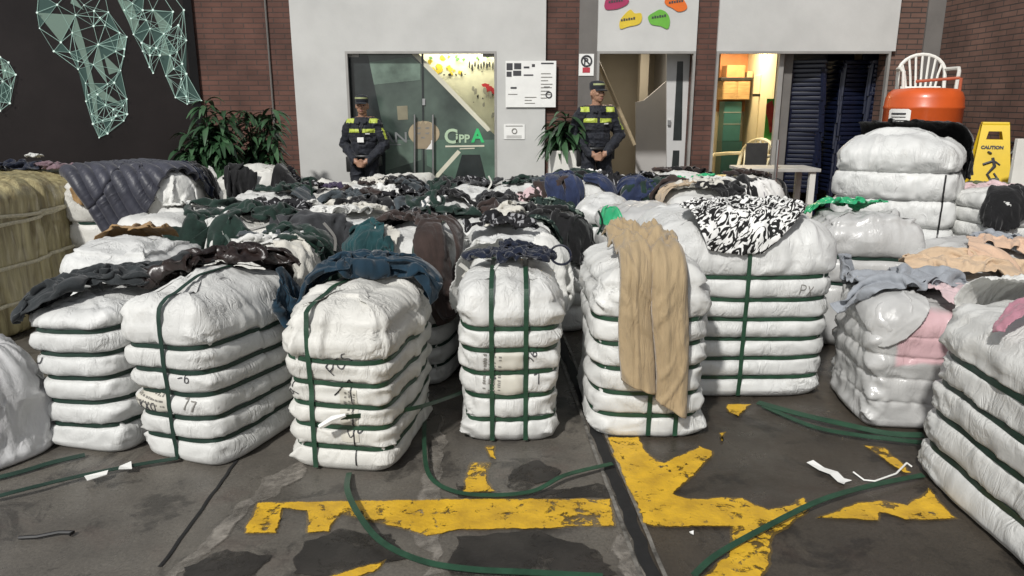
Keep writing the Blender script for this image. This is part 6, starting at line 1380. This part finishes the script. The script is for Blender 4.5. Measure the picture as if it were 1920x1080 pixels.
# ------------------------------------------------------------------ signs and papers on the wall
def wallsign(name, label, cat, x0, y0, x1, y1, Y, m):
    a = Wp(x0, y1, Y); b = Wp(x1, y0, Y); t = thing(name, label, cat, (a.x, Y, a.z)); W_, H_ = b.x - a.x, b.z - a.z
    MB().box((0, 0, 0), (W_, .008, H_)).build('board', m, t)
    return t, W_, H_
def rect(t, name, x0, z0, x1, z1, m, d=.002): return MB().box((x0, -d - .001, z0), (x1, -d, z1)).build(name, m, t)
t, W_, H_ = wallsign('notice_board', 'large white notice sheet with black blocks and columns of print right of the glass doors', 'notice', 948, 114, 1043, 201, YB - .075, M['paper'])
r = random.Random(4)
for (u0, v0, u1, v1) in ((.02, .80, .14, .95), (.17, .82, .31, .95), (.02, .66, .12, .77), (.15, .68, .31, .79), (.36, .84, .47, .88), (.36, .68, .55, .71), (.70, .93, .95, .96), (.76, .42, .88, .45), (.10, .40, .22, .44), (.52, .87, .58, .93)):
    rect(t, 'printed_block', u0 * W_, v0 * H_, u1 * W_, v1 * H_, M['ink'])
for k in range(16):
    cx_, cz_ = r.choice(((.05, .1), (.38, .1), (.70, .3), (.38, .5), (.70, .55))), r.uniform(.05, .5)
    u0 = cx_[0]; v0 = .08 + (k % 8) * .065 if u0 != .7 else .12 + (k % 10) * .075; rect(t, 'printed_line', u0 * W_, v0 * H_, (u0 + r.uniform(.12, .24)) * W_, (v0 + .014) * H_, M['ink_pale'], .003 + k * .0001)
MB().tube([(.86 * W_ + .035 * math.cos(a), -.004, .27 * H_ + .035 * math.sin(a)) for a in np.linspace(0, 6.28, 20, endpoint=False)], .008, 5, True).build('round_seal', M['ink'], t)
t, W_, H_ = wallsign('paper_notice', 'small white paper notice with a faint seal below the large notice sheet', 'notice', 945, 233, 984, 261, YB - .06, M['paper'])
MB().tube([(.5 * W_ + .03 * math.cos(a), -.004, .55 * H_ + .03 * math.sin(a)) for a in np.linspace(0, 6.28, 16, endpoint=False)], .006, 5, True).build('seal', M['ink_pale'], t)
for k in range(3): rect(t, 'printed_line', .12 * W_, (.08 + k * .07) * H_, .85 * W_, (.10 + k * .07) * H_, M['ink_pale'])
rect(t, 'printed_line', .08 * W_, .86 * H_, .9 * W_, .91 * H_, M['ink_pale'])
t, W_, H_ = wallsign('prohibition_sign', 'white no parking sign with a red block on the grey pillar', 'sign', 1085, 101, 1114, 142, YB - .02, M['paper'])
M['sign_red'] = mat('sign_red', (.45, .04, .06), .5, .05)
MB().tube([(.5 * W_ + .062 * math.cos(a), -.004, .68 * H_ + .062 * math.sin(a)) for a in np.linspace(0, 6.28, 24, endpoint=False)], .011, 6, True).tube([(.5 * W_ - .045, -.004, .68 * H_ + .045), (.5 * W_ + .045, -.004, .68 * H_ - .045)], .009, 6).build('red_ring', M['ink'], t)
text('P', .11, M['ink'], t, Matrix.Translation((.5 * W_ - .035, -.003, .68 * H_ - .04)) @ FRONT, 'letter', bold=.003)
rect(t, 'red_block', .25 * W_, .14 * H_, .75 * W_, .38 * H_, M['sign_red'])
# colour splats on the white panel
for (lab, col, out, tx) in (('magenta paint splat shape on the white panel, cut by the top of the picture', (.36, .03, .10), [(1133, 10), (1140, -8), (1160, -12), (1178, -2), (1176, 8), (1160, 16), (1148, 18), (1137, 18)], (1155, 4)), ('orange splat shape on the white panel, cut by the top of the picture', (.72, .15, .015), [(1246, 2), (1255, -8), (1272, -10), (1287, 8), (1286, 18), (1272, 22), (1260, 15), (1250, 10)], (1268, 5)),
                        ('yellow splat shape on the white panel', (.68, .50, .04), [(1162, 40), (1170, 28), (1182, 18), (1190, 25), (1202, 25), (1203, 38), (1196, 46), (1178, 50), (1163, 54)], (1178, 38)), ('green splat shape on the white panel', (.14, .42, .05), [(1216, 30), (1228, 22), (1238, 18), (1250, 24), (1256, 38), (1252, 54), (1238, 49), (1222, 46), (1216, 38)], (1236, 33))):
    P_ = [Wp(x, y, YB - .065) for x, y in out]; c_ = sum(P_, Vector()) / len(P_); t = thing('splat_sign', lab, 'wall decoration', c_)
    pts = []
    for i in range(len(P_)):
        for k in range(4):
            p0, p1, p2, p3 = P_[i - 1], P_[i], P_[(i + 1) % len(P_)], P_[(i + 2) % len(P_)]; s_ = k / 4
            pts.append(.5 * (2 * p1 + (p2 - p0) * s_ + (2 * p0 - 5 * p1 + 4 * p2 - p3) * s_ ** 2 + (3 * p1 - p0 - 3 * p2 + p3) * s_ ** 3) - c_)
    MB().poly(pts, (0, -.006, 0)).build('splat', mat('splat_paint', col, .5, .1), t)
    a = Wp(tx[0], tx[1], YB - .073) - c_
    sc_ = MB()
    for k in range(6): sc_.box((a.x + (-.09 + k * .03), a.y - .001, a.z - .012 + k * .004), (a.x + (-.068 + k * .03), a.y, a.z + (.012 + .006 * (k % 2)) + k * .004))
    sc_.build('dark_lettering', M['ink'], t)
# ------------------------------------------------------------------ right side: tank, chair, caution sign
M['tank'] = mat('orange_tank_paint', (.62, .10, .018), .35, .12, 3, .05, 30, coat=.3)
tc_ = Wp(1731, 200, 8.4); tk = thing('orange_tank', 'orange round topped tank with a white label behind the tallest bale', 'tank', (tc_.x, 8.4, 0))
rt_ = (Wp(1798, 200, 8.4).x - Wp(1664, 200, 8.4).x) / 2; zt_ = Wp(1731, 170, 8.4).z
MB().lathe([(rt_ * .98, .05), (rt_, .12), (rt_, zt_ - .20), (rt_ * 1.015, zt_ - .19), (rt_ * 1.015, zt_ - .17), (rt_, zt_ - .16), (rt_ * .985, zt_ - .08), (rt_ * .92, zt_ - .02), (rt_ * .8, zt_ + .015), (rt_ * .4, zt_ + .03), (.02, zt_ + .032)], n=48).build('body', M['tank'], tk, True)
MB().lathe([(rt_ * .9, 0), (rt_ * .9, .05)], n=32).build('foot_ring', M['black'], tk)
lb = []
for a in np.linspace(R(188), R(226), 10): lb.append(Vector(((rt_ + .004) * math.cos(a), (rt_ + .004) * math.sin(a), 0)))
zl = Wp(1690, 220, 8.0).z; V = []; F = []
for i, p in enumerate(lb):
    e = .075 * math.sqrt(max(0, 1 - ((i - 4.5) / 5.2) ** 2)) + .03; V += [p + Vector((0, 0, zl - e)), p + Vector((0, 0, zl + e))]
    if i: F.append((2 * i - 2, 2 * i, 2 * i + 1, 2 * i - 1))
lbo = pyd('label', V, F, M['paper'], tk)
for j in range(3):
    a0, a1 = R(195), R(219); pts = [Vector(((rt_ + .008) * math.cos(a), (rt_ + .008) * math.sin(a), zl + .035 - j * .035)) for a in np.linspace(a0, a1, 8)]; MB().tube(pts, .009 if j == 0 else .004, 5).build('printed_line', M['ink'], lbo)
px_ = Wp(1802, 150, 8.2)
MB().tube([(px_.x - tc_.x - .32, .1, zt_ + .10), (px_.x - tc_.x - .02, -.2, Wp(1802, 146, 8.2).z), (px_.x - tc_.x, -.2, Wp(1802, 146, 8.2).z), (px_.x - tc_.x, -.2, Wp(1790, 255, 8.2).z), (px_.x - tc_.x - .06, -.15, .4)], .016, 8).build('pipe', mat('red_pipe', (.45, .12, .06), .4, .1), tk, True)
cz = Wp(1740, 101, 8.9).z - .83
for k in range(4): armchair('plastic_chair', ('topmost white plastic armchair of the stack rising above the orange tank' if k == 3 else 'white plastic armchair hidden low in the stack behind the orange tank'), 'chair', M['white'], (Wp(1742, 101, 8.98).x, 8.98, (cz - .04) * k / 3), R(-16), 'white chairs stacked behind the tank', 1.08)
M['caution'] = mat('yellow_plastic', (.72, .50, .02), .4, .08, 4)
ba = Wp(1850, 335, 6.75); cs = thing('caution_sign', 'yellow folding wet floor caution sign on a bale at the right', 'sign', (ba.x, 6.75, .81), R(-22))
hh = Wp(1850, 233, 6.75).z - .81
def panel(s_):
    b = MB(); top, wd0, wd1 = hh, .105, .165; o = [(-wd1, 0), (wd1, 0), (wd0, top), (-wd0, top)]
    hole = [(-.065, top - .13), (.065, top - .13), (.05, top - .06), (-.05, top - .06)]
    f3 = lambda p: Vector((p[0], s_ * (.03 + (top - p[1]) * .24), p[1]))
    V1 = [f3(p) for p in o]; V2 = [f3(p) for p in hole]
    for i in range(4): b.poly([V1[i], V1[(i + 1) % 4], V2[(i + 1) % 4], V2[i]], (0, s_ * .012, 0))
    return b.build('sign_panel', M['caution'], cs), f3
pf, f3 = panel(-1); panel(1)
MB().box((-.105, -.045, hh - .01), (.105, .045, hh + .02), .01).build('hinge', M['caution'], cs)
tl = Matrix.Translation(f3((-.098, hh - .21)) + Vector((0, -.016, 0))) @ Matrix.Rotation(-math.atan(.24), 4, 'X') @ FRONT
text('CAUTION', .038, M['ink'], pf, tl, 'lettering', bold=.002)
g3 = lambda x, z: f3((x, z)) + Vector((0, -.018, 0))
MB().tube([g3(-.0, hh * .52), g3(.02, hh * .40), g3(-.03, hh * .28), g3(.03, hh * .12)], [.012, .015, .011, .008], 6).tube([g3(.02, hh * .47), g3(.06, hh * .42)], .007, 6).tube([g3(-.0, hh * .47), g3(-.07, hh * .42)], .011, 6).tube([g3(.02, hh * .30), g3(.06, hh * .2)], .008, 6).tube([g3(-.03, hh * .585), g3(-.025, hh * .60)], .02, 8).build('slipping_figure', M['ink'], pf)
bk = thing('wire_rack', 'bent black wire frame leaning against the right brick wall', 'rack', (XR - .15, 8.2, 0))
o_ = Vector((XR - .15, 8.2, 0)); W2 = lambda x, y: Wp(x, y, 8.0) - o_
MB().tube([W2(1874, 330), W2(1880, 300), W2(1898, 285), W2(1905, 268), W2(1885, 266), W2(1876, 276)], .016, 6).tube([W2(1905, 268), W2(1908, 300), W2(1890, 332), W2(1888, 420)], .016, 6).tube([W2(1880, 300), W2(1907, 300)], .012, 6).tube([W2(1874, 330), W2(1872, 420)], .016, 6).build('frame', M['black'], bk, True)
bxx = MB().box((0, 0, 0), (.42, .35, .34), .004).build('cardboard_box', mat('cardboard', (.38, .27, .17), .8, .1, 4)); q = Wp(-12 + 24, 292, 5.7); bxx.location = (q.x - .72, 5.7, 1.07); tag(bxx, 'brown cardboard box on the olive bale cut by the left edge', 'box')
wb = MB().box((0, -.02, 0), (.5, .02, 1.3), .004).build('white_board', M['white']); q = Wp(1906, 260, 6.2); wb.location = (q.x, 6.2, q.z - 1.3); tag(wb, 'white board edge standing upright at the right edge', 'board')
